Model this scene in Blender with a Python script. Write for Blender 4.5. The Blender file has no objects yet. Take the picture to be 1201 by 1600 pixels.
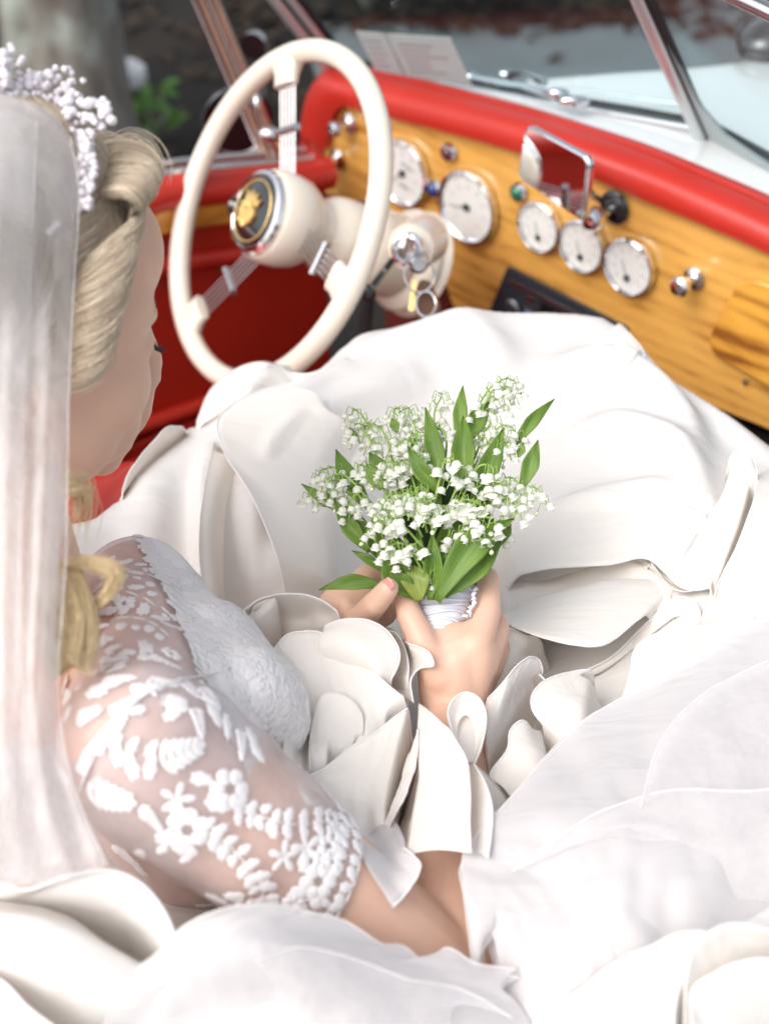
import bpy, bmesh, math, random
import numpy as np
from mathutils import Vector, Matrix, noise
from mathutils.bvhtree import BVHTree
random.seed(7); rs = np.random.RandomState(7)
R = math.radians
scene = bpy.context.scene
# ---------------------------------------------------------------- camera
PITCH = R(38); CAMZ = 1.6; K = 0.72/1600
cd = bpy.data.cameras.new('camera'); cam = bpy.data.objects.new('camera', cd)
scene.collection.objects.link(cam); scene.camera = cam
cam.location = (0, 0, CAMZ); cam.rotation_euler = (R(90)-PITCH, 0, 0)
cd.sensor_fit = 'VERTICAL'; cd.sensor_height = 36; cd.lens = 50
cd.clip_start = .05; cd.clip_end = 300
cd.dof.use_dof = True; cd.dof.focus_distance = 1.14; cd.dof.aperture_fstop = 4.0; cd.dof.aperture_blades = 0
# ---------------------------------------------------------------- light
world = bpy.data.worlds.new('World'); scene.world = world; world.use_nodes = True
wn = world.node_tree; bg = wn.nodes['Background']
sky = wn.nodes.new('ShaderNodeTexSky'); sky.sky_type = 'NISHITA'; sky.sun_disc = False
SUN_EL, SUN_AZ = R(50), R(-130)
sky.sun_elevation = SUN_EL; sky.sun_rotation = SUN_AZ
sky.air_density = 1.0; sky.dust_density = 5.0; sky.ozone_density = 1.0
hs = wn.nodes.new('ShaderNodeHueSaturation'); hs.inputs['Saturation'].default_value = .38   # thin overcast: a paler sky
wn.links.new(sky.outputs[0], hs.inputs['Color']); wn.links.new(hs.outputs[0], bg.inputs[0]); bg.inputs[1].default_value = 0.15
sd = bpy.data.lights.new('sun', 'SUN'); sun = bpy.data.objects.new('sun', sd)
scene.collection.objects.link(sun)
sd.energy = .52; sd.angle = R(55); sd.color = (1, .965, .93)
sdir = Vector((math.sin(SUN_AZ)*math.cos(SUN_EL), math.cos(SUN_AZ)*math.cos(SUN_EL), math.sin(SUN_EL)))
sun.rotation_euler = sdir.to_track_quat('Z', 'Y').to_euler(); sun.location = sdir*20
vs = scene.view_settings; vs.view_transform = 'Standard'; vs.look = 'None'; vs.gamma = 1; vs.use_curve_mapping = False
vs.exposure = 0.68
try:
    scene.cycles.max_bounces = 12; scene.cycles.transparent_max_bounces = 24; scene.cycles.diffuse_bounces = 8; scene.cycles.transmission_bounces = 8
    scene.cycles.use_denoising = True
except Exception: pass

# ---------------------------------------------------------------- projection of photographed points onto real surfaces
cp, sp = math.cos(PITCH), math.sin(PITCH)
def ray(px, py):
    r = (px-600.5)*K; u = (800-py)*K
    return Vector((r, cp+u*sp, -sp+u*cp))
def D(px, py, d): return Vector((0, 0, CAMZ)) + ray(px, py)*d
ZB = .78
def H(px, py, h):                      # point at height h over the lap plane
    v = ray(px, py); return Vector((0, 0, CAMZ)) + v*((CAMZ-ZB-h)/(-v.z))
def Z(px, py, z): return H(px, py, z-ZB)
CF = Vector((.7071, .7071, 0)); CR = Vector((.7071, -.7071, 0)); UP = Vector((0, 0, 1))
def F(px, py, f):                      # point on the cross plane of the car, f metres along it
    v = ray(px, py); return Vector((0, 0, CAMZ)) + v*(f/v.dot(CF))
def PL(px, py, o, n):
    v = ray(px, py); c = Vector((0, 0, CAMZ)); return c + v*((o-c).dot(n)/v.dot(n))
VR, VU, VF = Vector((1, 0, 0)), Vector((0, sp, cp)), Vector((0, cp, -sp))

# ---------------------------------------------------------------- object helpers
WP = {}
def reg(o, label=None, cat=None, group=None, kind=None):
    if label: o['label'] = label
    if cat: o['category'] = cat
    if group: o['group'] = group
    if kind: o['kind'] = kind
    return o
def empty(name, loc, label, cat, group=None):
    o = bpy.data.objects.new(name, None); scene.collection.objects.link(o)
    o.location = loc; WP[o.name] = Vector(loc); o.empty_display_size = .05
    return reg(o, label, cat, group)
class G:
    def __init__(s): s.v = []; s.f = []
    def add(s, v, f):
        b = len(s.v); s.v += [Vector(p) for p in v]; s.f += [[i+b for i in q] for q in f]; return s
    def mesh(s, name, mat=None, smooth=True, center=True):
        c = sum(s.v, Vector())/max(1, len(s.v)) if center else Vector()
        m = bpy.data.meshes.new(name); m.from_pydata([p-c for p in s.v], [], s.f)
        if mat: m.materials.append(mat)
        if smooth: m.shade_smooth()
        return m, c
def link(name, m, c, parent=None, sharp=None):
    o = bpy.data.objects.new(name, m); scene.collection.objects.link(o)
    WP[o.name] = Vector(c)
    o.location = Vector(c) - (WP[parent.name] if parent else Vector())
    if parent: o.parent = parent
    if sharp: m.set_sharp_from_angle(angle=R(sharp))
    return o
def mk(name, g, mat, parent=None, smooth=True, sharp=40):
    m, c = g.mesh(name, mat, smooth); return link(name, m, c, parent, sharp if smooth else None)
def bevel(o, w, seg=2):
    b = o.modifiers.new('bevel', 'BEVEL'); b.width = w; b.segments = seg; b.limit_method = 'ANGLE'; b.angle_limit = R(35); return o
def solid(o, t, off=0):
    b = o.modifiers.new('solid', 'SOLIDIFY'); b.thickness = t; b.offset = off; return o
def frame(d):
    d = d.normalized(); a = d.orthogonal().normalized(); return a, d.cross(a)
def tube(path, r, n=8, caps=True, closed=False, flat=None):
    path = [Vector(p) for p in path]; m = len(path)
    rr = r if hasattr(r, '__len__') else [r]*m
    v = []; f = []; a = None
    for i, p in enumerate(path):
        if closed: t = path[(i+1) % m]-path[i-1]
        else: t = path[min(i+1, m-1)]-path[max(i-1, 0)]
        t.normalize()
        if a is None: a = t.orthogonal().normalized()
        a = (a - t*a.dot(t)).normalized(); b = t.cross(a)
        for k in range(n):
            th = 2*math.pi*k/n; v.append(p + (a*math.cos(th)+b*math.sin(th))*rr[i])
    for i in range(m if closed else m-1):
        j = (i+1) % m
        for k in range(n): f.append([i*n+k, i*n+(k+1) % n, j*n+(k+1) % n, j*n+k])
    if caps and not closed: f.append(list(range(n))[::-1]); f.append([(m-1)*n+k for k in range(n)])
    return v, f
def lathe(prof, o, ax, n=32, cap=True):
    a, b = frame(ax); ax = ax.normalized(); v = []; f = []
    for r, h in prof:
        for k in range(n):
            th = 2*math.pi*k/n; v.append(o+ax*h+(a*math.cos(th)+b*math.sin(th))*r)
    for i in range(len(prof)-1):
        for k in range(n): f.append([i*n+k, i*n+(k+1) % n, (i+1)*n+(k+1) % n, (i+1)*n+k])
    if cap: f.append(list(range(n))[::-1]); f.append([(len(prof)-1)*n+k for k in range(n)])
    return v, f
def prism(poly, d):                    # polygon extruded by vector d
    n = len(poly); v = [Vector(p) for p in poly]+[Vector(p)+d for p in poly]
    f = [list(range(n))[::-1], [n+i for i in range(n)]]+[[i, (i+1) % n, n+(i+1) % n, n+i] for i in range(n)]
    return v, f
def box(c, ax, ay, az, dx, dy, dz):
    v = [c+ax*(dx/2*i)+ay*(dy/2*j)+az*(dz/2*k) for i in (-1, 1) for j in (-1, 1) for k in (-1, 1)]
    return v, [[0, 1, 3, 2], [4, 6, 7, 5], [0, 4, 5, 1], [2, 3, 7, 6], [0, 2, 6, 4], [1, 5, 7, 3]]
def ellipsoid(c, ax, ay, az, rx, ry, rz, n=20, m=12):
    v = [c-az*rz]; f = []
    for i in range(1, m):
        ph = math.pi*i/m
        for k in range(n):
            th = 2*math.pi*k/n
            v.append(c+ax*(rx*math.sin(ph)*math.cos(th))+ay*(ry*math.sin(ph)*math.sin(th))-az*(rz*math.cos(ph)))
    v.append(c+az*rz)
    for k in range(n): f.append([0, 1+(k+1) % n, 1+k])
    for i in range(m-2):
        for k in range(n):
            a = 1+i*n+k; b = 1+i*n+(k+1) % n; f.append([a, b, b+n, a+n])
    l = len(v)-1
    for k in range(n): f.append([l, 1+(m-2)*n+k, 1+(m-2)*n+(k+1) % n])
    return v, f
def sphere(c, r, n=14, m=9): return ellipsoid(c, VR, Vector((0, 1, 0)), UP, r, r, r, n, m)
def capsule(a, b, ra, rb, n=16):
    a = Vector(a); b = Vector(b); d = b-a; L = d.length
    pr = [(ra*math.sin(t), -ra*math.cos(t)) for t in np.linspace(.15, math.pi/2, 5)]
    pr += [(rb*math.cos(t), L+rb*math.sin(t)) for t in np.linspace(0, math.pi/2-.15, 5)]
    return lathe(pr, a, d, n)
def crom(P, n):                        # Catmull-Rom resample of points
    P = np.array([tuple(p) for p in P], float); m = len(P)
    if m == 2: t = np.linspace(0, 1, n)[:, None]; return P[0]*(1-t)+P[1]*t
    E = np.vstack([2*P[0]-P[1], P, 2*P[-1]-P[-2]])
    t = np.linspace(0, m-1-1e-9, n); i = t.astype(int); s = (t-i)[:, None]
    a, b, c, d = E[i], E[i+1], E[i+2], E[i+3]
    return .5*((2*b)+(c-a)*s+(2*a-5*b+4*c-d)*s**2+(3*b-3*c+d-a)*s**3)
def gridmesh(A, closed=False):
    nv, nu = A.shape[:2]; v = [Vector(p) for p in A.reshape(-1, 3)]; f = []
    for j in range(nv-1):
        for i in range(nu if closed else nu-1):
            k = (i+1) % nu; f.append([j*nu+i, j*nu+k, (j+1)*nu+k, (j+1)*nu+i])
    return v, f
def loft(rows, nu=40, nv=20, amp=0., fu=4, fv=1.5, seed=0):
    B = [crom(r, nu) for r in rows]
    A = np.stack([crom([b[i] for b in B], nv) for i in range(nu)], 1)   # nv,nu,3
    if amp:
        du = np.gradient(A, axis=1); dv = np.gradient(A, axis=0); N = np.cross(du, dv)
        N /= np.linalg.norm(N, axis=2, keepdims=True)+1e-9
        for j in range(nv):
            for i in range(nu):
                A[j, i] += N[j, i]*amp*noise.fractal(Vector((i/nu*fu+seed*7.3, j/nv*fv+seed*3.1, seed*1.7)), 1.0, 2.0, 3)
    return A
# ---------------------------------------------------------------- materials
def newmat(name):
    m = bpy.data.materials.new(name); m.use_nodes = True; nt = m.node_tree
    return m, nt, nt.nodes['Principled BSDF']
def pmat(name, col, rough=.5, metal=0., coat=0., sss=0., bump=0., bscale=200., var=0., vscale=8., spec=.5, sheen=0.):
    m, nt, b = newmat(name)
    b.inputs['Base Color'].default_value = (*col, 1); b.inputs['Roughness'].default_value = rough
    b.inputs['Metallic'].default_value = metal; b.inputs['Coat Weight'].default_value = coat
    b.inputs['Specular IOR Level'].default_value = spec; b.inputs['Sheen Weight'].default_value = sheen
    if sss: b.inputs['Subsurface Weight'].default_value = sss; b.inputs['Subsurface Radius'].default_value = (.01, .004, .002); b.inputs['Subsurface Scale'].default_value = 1.
    tc = nt.nodes.new('ShaderNodeTexCoord')
    if var:
        n = nt.nodes.new('ShaderNodeTexNoise'); n.inputs['Scale'].default_value = vscale; n.inputs['Detail'].default_value = 5
        nt.links.new(tc.outputs['Object'], n.inputs['Vector'])
        mx = nt.nodes.new('ShaderNodeMix'); mx.data_type = 'RGBA'
        mx.inputs[6].default_value = (*[c*(1-var) for c in col], 1); mx.inputs[7].default_value = (*[min(1, c*(1+var)) for c in col], 1)
        nt.links.new(n.outputs[0], mx.inputs[0]); nt.links.new(mx.outputs[2], b.inputs['Base Color'])
    if bump:
        n = nt.nodes.new('ShaderNodeTexNoise'); n.inputs['Scale'].default_value = bscale; n.inputs['Detail'].default_value = 4
        nt.links.new(tc.outputs['Object'], n.inputs['Vector'])
        bp = nt.nodes.new('ShaderNodeBump'); bp.inputs['Strength'].default_value = bump; bp.inputs['Distance'].default_value = .001
        nt.links.new(n.outputs[0], bp.inputs['Height']); nt.links.new(bp.outputs[0], b.inputs['Normal'])
    return m
def schlick(nt, f0):
    lw = nt.nodes.new('ShaderNodeLayerWeight'); lw.inputs[0].default_value = .5
    p = nt.nodes.new('ShaderNodeMath'); p.operation = 'POWER'; p.inputs[1].default_value = 5; nt.links.new(lw.outputs['Facing'], p.inputs[0])
    q = nt.nodes.new('ShaderNodeMath'); q.operation = 'MULTIPLY_ADD'; q.inputs[1].default_value = 1-f0; q.inputs[2].default_value = f0; nt.links.new(p.outputs[0], q.inputs[0])
    return q.outputs[0]
def clothmat(name, col, trans=.2, alpha=1., alpha2=None, gloss=.06, stretch=(60, 60, 4), asc=1., rough=.45):
    """diffuse cloth that lets some light through; alpha < 1 is an open net"""
    m = bpy.data.materials.new(name); m.use_nodes = True; nt = m.node_tree; nt.nodes.clear()
    N = nt.nodes.new; L = nt.links.new
    out = N('ShaderNodeOutputMaterial'); df = N('ShaderNodeBsdfDiffuse'); tr = N('ShaderNodeBsdfTranslucent'); gl = N('ShaderNodeBsdfGlossy')
    df.inputs[0].default_value = (*col, 1); tr.inputs[0].default_value = (col[0], col[1]*.985, col[2]*.95, 1)
    gl.inputs['Roughness'].default_value = rough
    tc = N('ShaderNodeTexCoord'); wv = N('ShaderNodeTexNoise'); wv.inputs['Scale'].default_value = 900; wv.inputs['Detail'].default_value = 2
    L(tc.outputs['Object'], wv.inputs['Vector'])
    bp = N('ShaderNodeBump'); bp.inputs['Strength'].default_value = .12; bp.inputs['Distance'].default_value = .0006
    w2 = N('ShaderNodeTexNoise'); w2.inputs['Scale'].default_value = 16; w2.inputs['Detail'].default_value = 2; w2.inputs['Distortion'].default_value = .8
    mp0 = N('ShaderNodeMapping'); mp0.inputs['Rotation'].default_value = (.3, .2, .7); mp0.inputs['Scale'].default_value = (1, 2.6, 1); L(tc.outputs['Object'], mp0.inputs[0]); L(mp0.outputs[0], w2.inputs['Vector'])
    b2 = N('ShaderNodeBump'); b2.inputs['Strength'].default_value = .35; b2.inputs['Distance'].default_value = .006; L(w2.outputs[0], b2.inputs['Height']); L(b2.outputs[0], bp.inputs['Normal'])
    L(wv.outputs[0], bp.inputs['Height']); L(bp.outputs[0], df.inputs['Normal']); L(bp.outputs[0], gl.inputs['Normal'])
    a = N('ShaderNodeMixShader'); a.inputs[0].default_value = trans; L(df.outputs[0], a.inputs[1]); L(tr.outputs[0], a.inputs[2])
    g = N('ShaderNodeMixShader'); fr = schlick(nt, .04)
    mt = N('ShaderNodeMath'); mt.operation = 'MULTIPLY'; mt.inputs[1].default_value = gloss*8; L(fr, mt.inputs[0])
    L(mt.outputs[0], g.inputs[0]); L(a.outputs[0], g.inputs[1]); L(gl.outputs[0], g.inputs[2])
    last = g
    if alpha < 1:
        t = N('ShaderNodeBsdfTransparent'); mx = N('ShaderNodeMixShader')
        mp = N('ShaderNodeMapping'); mp.inputs['Scale'].default_value = stretch; L(tc.outputs['Object'], mp.inputs['Vector'])
        nz = N('ShaderNodeTexNoise'); nz.inputs['Scale'].default_value = asc; nz.inputs['Detail'].default_value = 4; L(mp.outputs[0], nz.inputs['Vector'])
        mr = N('ShaderNodeMapRange'); mr.inputs[1].default_value = .35; mr.inputs[2].default_value = .65
        mr.inputs[3].default_value = alpha; mr.inputs[4].default_value = alpha if alpha2 is None else alpha2; L(nz.outputs[0], mr.inputs[0])
        # a net closes up where it is seen edge on
        lw = N('ShaderNodeLayerWeight'); lw.inputs[0].default_value = .35
        ad = N('ShaderNodeMath'); ad.operation = 'ADD'; ad.use_clamp = True
        ml = N('ShaderNodeMath'); ml.operation = 'MULTIPLY'; ml.inputs[1].default_value = .45; L(lw.outputs['Facing'], ml.inputs[0])
        L(mr.outputs[0], ad.inputs[0]); L(ml.outputs[0], ad.inputs[1]); L(ad.outputs[0], mx.inputs[0])
        L(t.outputs[0], mx.inputs[1]); L(g.outputs[0], mx.inputs[2]); last = mx
    L(last.outputs[0], out.inputs[0]); return m
def glassmat(name, tint=(.86, .93, .93), refl=1.0):
    m = bpy.data.materials.new(name); m.use_nodes = True; nt = m.node_tree; nt.nodes.clear(); N = nt.nodes.new
    out = N('ShaderNodeOutputMaterial'); t = N('ShaderNodeBsdfTransparent'); t.inputs[0].default_value = (*tint, 1)
    g = N('ShaderNodeBsdfGlossy'); g.inputs['Roughness'].default_value = .01
    fr = schlick(nt, .05)
    mt = N('ShaderNodeMath'); mt.operation = 'MULTIPLY'; mt.inputs[1].default_value = refl; nt.links.new(fr, mt.inputs[0])
    mx = N('ShaderNodeMixShader'); nt.links.new(mt.outputs[0], mx.inputs[0]); nt.links.new(t.outputs[0], mx.inputs[1]); nt.links.new(g.outputs[0], mx.inputs[2])
    nt.links.new(mx.outputs[0], out.inputs[0]); return m
def woodmat(name, lo, hi, axis=CR, sc=1., dens=1.):
    m, nt, b = newmat(name); N = nt.nodes.new; L = nt.links.new
    tc = N('ShaderNodeTexCoord'); mp = N('ShaderNodeMapping'); mp.vector_type = 'POINT'
    # rotate so that X runs along the grain, then squeeze across it
    mp.inputs['Rotation'].default_value = (0, 0, R(45)); mp.inputs['Scale'].default_value = (3*sc, 12*sc, 34*sc)
    L(tc.outputs['Object'], mp.inputs['Vector'])
    n1 = N('ShaderNodeTexNoise'); n1.inputs['Scale'].default_value = 1.; n1.inputs['Detail'].default_value = 6; n1.inputs['Distortion'].default_value = .8; L(mp.outputs[0], n1.inputs['Vector'])
    mp2 = N('ShaderNodeMapping'); mp2.inputs['Rotation'].default_value = (0, 0, R(45)); mp2.inputs['Scale'].default_value = (10*sc, 50*sc, 240*sc); L(tc.outputs['Object'], mp2.inputs['Vector'])
    n2 = N('ShaderNodeTexNoise'); n2.inputs['Scale'].default_value = 1.; n2.inputs['Detail'].default_value = 3; L(mp2.outputs[0], n2.inputs['Vector'])
    wv = N('ShaderNodeTexWave'); wv.wave_type = 'BANDS'; wv.bands_direction = 'Z'; wv.inputs['Scale'].default_value = 1.3; wv.inputs['Distortion'].default_value = 9; wv.inputs['Detail'].default_value = 3; wv.inputs['Detail Scale'].default_value = .6
    mp3 = N('ShaderNodeMapping'); mp3.inputs['Rotation'].default_value = (0, 0, R(45)); mp3.inputs['Scale'].default_value = (1.6*sc, 5*sc, 13*sc); L(tc.outputs['Object'], mp3.inputs['Vector']); L(mp3.outputs[0], wv.inputs['Vector'])
    a = N('ShaderNodeMath'); a.operation = 'MULTIPLY_ADD'; L(n1.outputs[0], a.inputs[0]); a.inputs[1].default_value = 1.0
    a2 = N('ShaderNodeMath'); a2.operation = 'MULTIPLY'; L(wv.outputs[0], a2.inputs[0]); a2.inputs[1].default_value = .20*dens; L(a2.outputs[0], a.inputs[2])
    a3 = N('ShaderNodeMath'); a3.operation = 'MULTIPLY_ADD'; L(n2.outputs[0], a3.inputs[0]); a3.inputs[1].default_value = .32; L(a.outputs[0], a3.inputs[2])
    cr = N('ShaderNodeValToRGB'); cr.color_ramp.elements[0].position = .53; cr.color_ramp.elements[0].color = (*hi, 1)
    cr.color_ramp.elements[1].position = 0.93; cr.color_ramp.elements[1].color = (*lo, 1)
    e = cr.color_ramp.elements.new(.74); e.color = (*[(p*.75+q*.25) for p, q in zip(hi, lo)], 1)
    dv = N('ShaderNodeMath'); dv.operation = 'MULTIPLY'; dv.inputs[1].default_value = .86; L(a3.outputs[0], dv.inputs[0]); L(dv.outputs[0], cr.inputs[0])
    L(cr.outputs[0], b.inputs['Base Color']); b.inputs['Roughness'].default_value = .38
    b.inputs['Coat Weight'].default_value = .9; b.inputs['Coat Roughness'].default_value = .06
    return m
M = {}
M['ivory'] = pmat('ivory_paint', (.80, .73, .62), .25, coat=.6)
M['chrome'] = pmat('chrome', (.80, .80, .82), .07, metal=1)
M['dullchrome'] = pmat('brushed_chrome', (.62, .62, .64), .25, metal=1, var=.12, vscale=30)
M['wire'] = pmat('spoke_wire', (.50, .49, .50), .3, metal=1)
M['brownreflect'] = pmat('chrome_brown_reflection', (.50, .33, .26), .22, metal=.85, var=.3, vscale=25)  # brown surroundings mirrored in the chrome, put into its base colour
M['black'] = pmat('black_rubber', (.012, .012, .014), .45)
M['blackgloss'] = pmat('black_enamel', (.01, .01, .012), .08, coat=1)
M['redleather'] = pmat('red_leather', (.50, .024, .013), .42, coat=.15, bump=.35, bscale=260, var=.12, vscale=14)
M['doorred'] = pmat('red_door_vinyl', (.42, .018, .006), .5, bump=.25, bscale=220, var=.15, vscale=7)
M['carpet'] = pmat('dark_red_carpet', (.12, .008, .004), .95, bump=.6, bscale=500)
M['white'] = pmat('white_car_paint', (.80, .82, .82), .18, coat=1)
M['dial'] = pmat('dial_enamel', (.90, .89, .86), .4, var=.05, vscale=60)
M['ink'] = pmat('dark_ink', (.03, .06, .07), .5)
M['greyink'] = pmat('grey_print', (.42, .40, .42), .6)
M['wood'] = woodmat('varnished_ash', (.38, .15, .018), (.80, .43, .10))
M['wood2'] = woodmat('varnished_ash_lid', (.28, .09, .01), (.82, .41, .06), sc=.8, dens=1.5)
M['doorwood'] = woodmat('door_wood', (.36, .13, .015), (.66, .30, .045))
M['gold'] = pmat('gold_crest', (.85, .62, .25), .35, metal=.7, bump=1., bscale=300)
M['paper'] = clothmat('printed_paper', (.90, .92, .92), .8, gloss=.02)
M['glass'] = glassmat('windscreen_glass', (.88, .94, .94), .25)
M['dialglass'] = glassmat('dial_glass', (.97, .98, .98), .5)
M['mirror'] = pmat('mirror_glass', (.86, .87, .87), .015, metal=1)
M['bluelens'] = pmat('blue_lens', (.01, .06, .25), .1, coat=1)
M['greenlens'] = pmat('green_lens', (.0, .18, .11), .1, coat=1)
M['screen'] = pmat('radio_screen', (.16, .28, .5), .15, coat=1)
M['plastic'] = pmat('radio_plastic', (.03, .035, .045), .25)
M['skin'] = pmat('skin', (.76, .49, .365), .45, sss=.15, bump=.3, bscale=420, var=.07, vscale=22)
M['nail'] = pmat('nail', (.78, .34, .30), .15, coat=.8)
M['cloth'] = clothmat('ivory_organza', (.93, .90, .862), .26, gloss=.05, rough=.35)
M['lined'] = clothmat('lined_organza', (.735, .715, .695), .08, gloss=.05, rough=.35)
M['post'] = pmat('satin_chrome_post', (.66, .70, .71), .3, metal=.55, var=.1, vscale=20)
M['satin'] = clothmat('ivory_satin', (.89, .865, .835), .22, gloss=.10, rough=.28)
M['hem'] = clothmat('stitched_hem', (.84, .82, .81), .05, gloss=.02)
M['tulle'] = clothmat('soft_tulle', (.80, .785, .795), .25, alpha=.58, alpha2=.74, stretch=(5, 5, 5), asc=1.)
M['tulleedge'] = clothmat('tulle_edge', (.90, .875, .89), .4, alpha=.26, alpha2=.42, stretch=(14, 14, 14), asc=2)
M['veil'] = clothmat('veil_tulle', (.93, .92, .93), .42, alpha=.13, alpha2=.46, stretch=(45, 30, 3), asc=1.)
M['mesh'] = clothmat('sleeve_net', (.80, .745, .76), .3, alpha=.30, alpha2=.38, stretch=(20, 20, 20), asc=3)
M['lace'] = clothmat('corded_lace', (.84, .825, .83), .1, gloss=.02)
M['bodice'] = clothmat('bodice_lining', (.88, .865, .86), .05, gloss=.02)
M['wrap'] = clothmat('ribbon_wrap', (.82, .83, .89), .08, gloss=.06)
# ================================================================ SETTING
def groundmat():
    m, nt, b = newmat('earth_with_tree_shade'); N = nt.nodes.new; L = nt.links.new
    tc = N('ShaderNodeTexCoord'); n = N('ShaderNodeTexNoise'); n.inputs['Scale'].default_value = 2.2; n.inputs['Detail'].default_value = 8
    L(tc.outputs['Object'], n.inputs['Vector'])
    cr = N('ShaderNodeValToRGB'); cr.color_ramp.elements[0].position = .35; cr.color_ramp.elements[0].color = (.002, .0016, .0012, 1)  # shade of the trees is darkened into these earth colours
    cr.color_ramp.elements[1].position = .72; cr.color_ramp.elements[1].color = (.015, .010, .006, 1)
    L(n.outputs[0], cr.inputs[0]); L(cr.outputs[0], b.inputs['Base Color']); b.inputs['Roughness'].default_value = .95
    return m
g = G(); S = 90; n = 60
A = np.zeros((n+1, n+1, 3))
for j in range(n+1):
    for i in range(n+1):
        x = -S+2*S*i/n; y = -S+2*S*j/n; A[j, i] = (x, y, 0.)
g.add(*gridmesh(A)); o = mk('ground', g, groundmat(), None); reg(o, kind='structure')
# paved drive beyond the car
m, nt, b = newmat('drive_asphalt'); N = nt.nodes.new
tc = N('ShaderNodeTexCoord'); nz = N('ShaderNodeTexNoise'); nz.inputs['Scale'].default_value = 5; nz.inputs['Detail'].default_value = 8
cr = N('ShaderNodeValToRGB'); cr.color_ramp.elements[0].color = (.14, .17, .18, 1); cr.color_ramp.elements[1].color = (.21, .245, .255, 1)
nt.links.new(tc.outputs['Object'], nz.inputs[0]); nt.links.new(nz.outputs[0], cr.inputs[0]); nt.links.new(cr.outputs[0], b.inputs['Base Color']); b.inputs['Roughness'].default_value = .8
pa = [Z(470, 37, .006), Z(800, 42, .006), Z(1030, 38, .006), Z(1110, -40, .006), Z(1900, 30, .006), Z(1900, 500, .006), Z(900, 500, .006), Z(550, 300, .006)]
pa = [Vector((p.x, p.y, .006)) for p in pa]
g = G(); g.add(*prism(pa, Vector((0, 0, .0)) + Vector((0, 0, -.004)))); o = mk('road', g, m, None, smooth=False); reg(o, kind='structure')
# fallen leaves: nobody could count them
g = G()
for i in range(5200):
    x = random.uniform(-3.5, 3.5); y = random.uniform(1.5, 7.5)
    if random.random() < .35: y = random.uniform(4.3, 6); x = random.uniform(-.6, 3)
    if x > -.25 and y < 4.5 and random.random() < .95: continue
    s = random.uniform(.02, .05); a = random.uniform(0, 6.28); c = Vector((x, y, .012+random.random()*.012))
    a1 = Vector((math.cos(a), math.sin(a), random.uniform(-.4, .4)))*s; a2 = Vector((-math.sin(a), math.cos(a), random.uniform(-.4, .4)))*s*.55
    q = Vector((0, 0, random.uniform(-.006, .012)))
    g.add([c-a1, c-a2+q, c+a1, c+a2+q], [[0, 1, 2], [0, 2, 3]])
m = pmat('dead_leaf', (.032, .019, .009), .8, var=.7, vscale=3)
o = mk('leaf_litter', g, m, None, smooth=False); reg(o, 'brown fallen leaves scattered over earth coloured dark for tree shade', 'leaf litter', kind='stuff')

# trees
def barkmat():
    m, nt, b = newmat('mossy_bark'); N = nt.nodes.new; L = nt.links.new
    tc = N('ShaderNodeTexCoord'); mp = N('ShaderNodeMapping'); mp.inputs['Scale'].default_value = (16, 16, 5); L(tc.outputs['Object'], mp.inputs[0])
    n = N('ShaderNodeTexNoise'); n.inputs['Scale'].default_value = 1; n.inputs['Detail'].default_value = 7; L(mp.outputs[0], n.inputs[0])
    n2 = N('ShaderNodeTexNoise'); n2.inputs['Scale'].default_value = 5; n2.inputs['Detail'].default_value = 3; L(tc.outputs['Object'], n2.inputs[0])
    cr = N('ShaderNodeValToRGB'); e = cr.color_ramp.elements; e[0].position = .3; e[0].color = (.09, .075, .062, 1); e[1].position = .7; e[1].color = (.26, .24, .21, 1)
    cr2 = N('ShaderNodeValToRGB'); e = cr2.color_ramp.elements; e[0].position = .52; e[0].color = (0, 0, 0, 1); e[1].position = .68; e[1].color = (1, 1, 1, 1)
    mx = N('ShaderNodeMix'); mx.data_type = 'RGBA'; mx.inputs[7].default_value = (.38, .43, .38, 1)
    L(n.outputs[0], cr.inputs[0]); L(n2.outputs[0], cr2.inputs[0]); L(cr2.outputs[0], mx.inputs[0]); L(cr.outputs[0], mx.inputs[6]); L(mx.outputs[2], b.inputs['Base Color'])
    bp = N('ShaderNodeBump'); bp.inputs['Strength'].default_value = 1; bp.inputs['Distance'].default_value = .02; L(n.outputs[0], bp.inputs['Height']); L(bp.outputs[0], b.inputs['Normal'])
    b.inputs['Roughness'].default_value = .9; return m
M['bark'] = barkmat()
M['leafdark'] = pmat('woodland_leaf', (.035, .085, .025), .5, var=.5, vscale=6)
M['leafbright'] = pmat('fresh_leaf', (.09, .22, .03), .5, var=.3, vscale=9)
def leafcloud(cs, n, s, flat=1.):
    g = G()
    for i in range(n):
        c, r = random.choice(cs); d = Vector(rs.normal(size=3)).normalized()*r*random.uniform(.5, 1.05)
        p = Vector(c)+d; a = Vector(rs.normal(size=3)).normalized(); b = a.orthogonal().normalized(); q = s*random.uniform(.6, 1.3)
        g.add([p-a*q, p-b*q*.4, p+a*q, p+b*q*.4], [[0, 1, 2], [0, 2, 3]])
    return g
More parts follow.
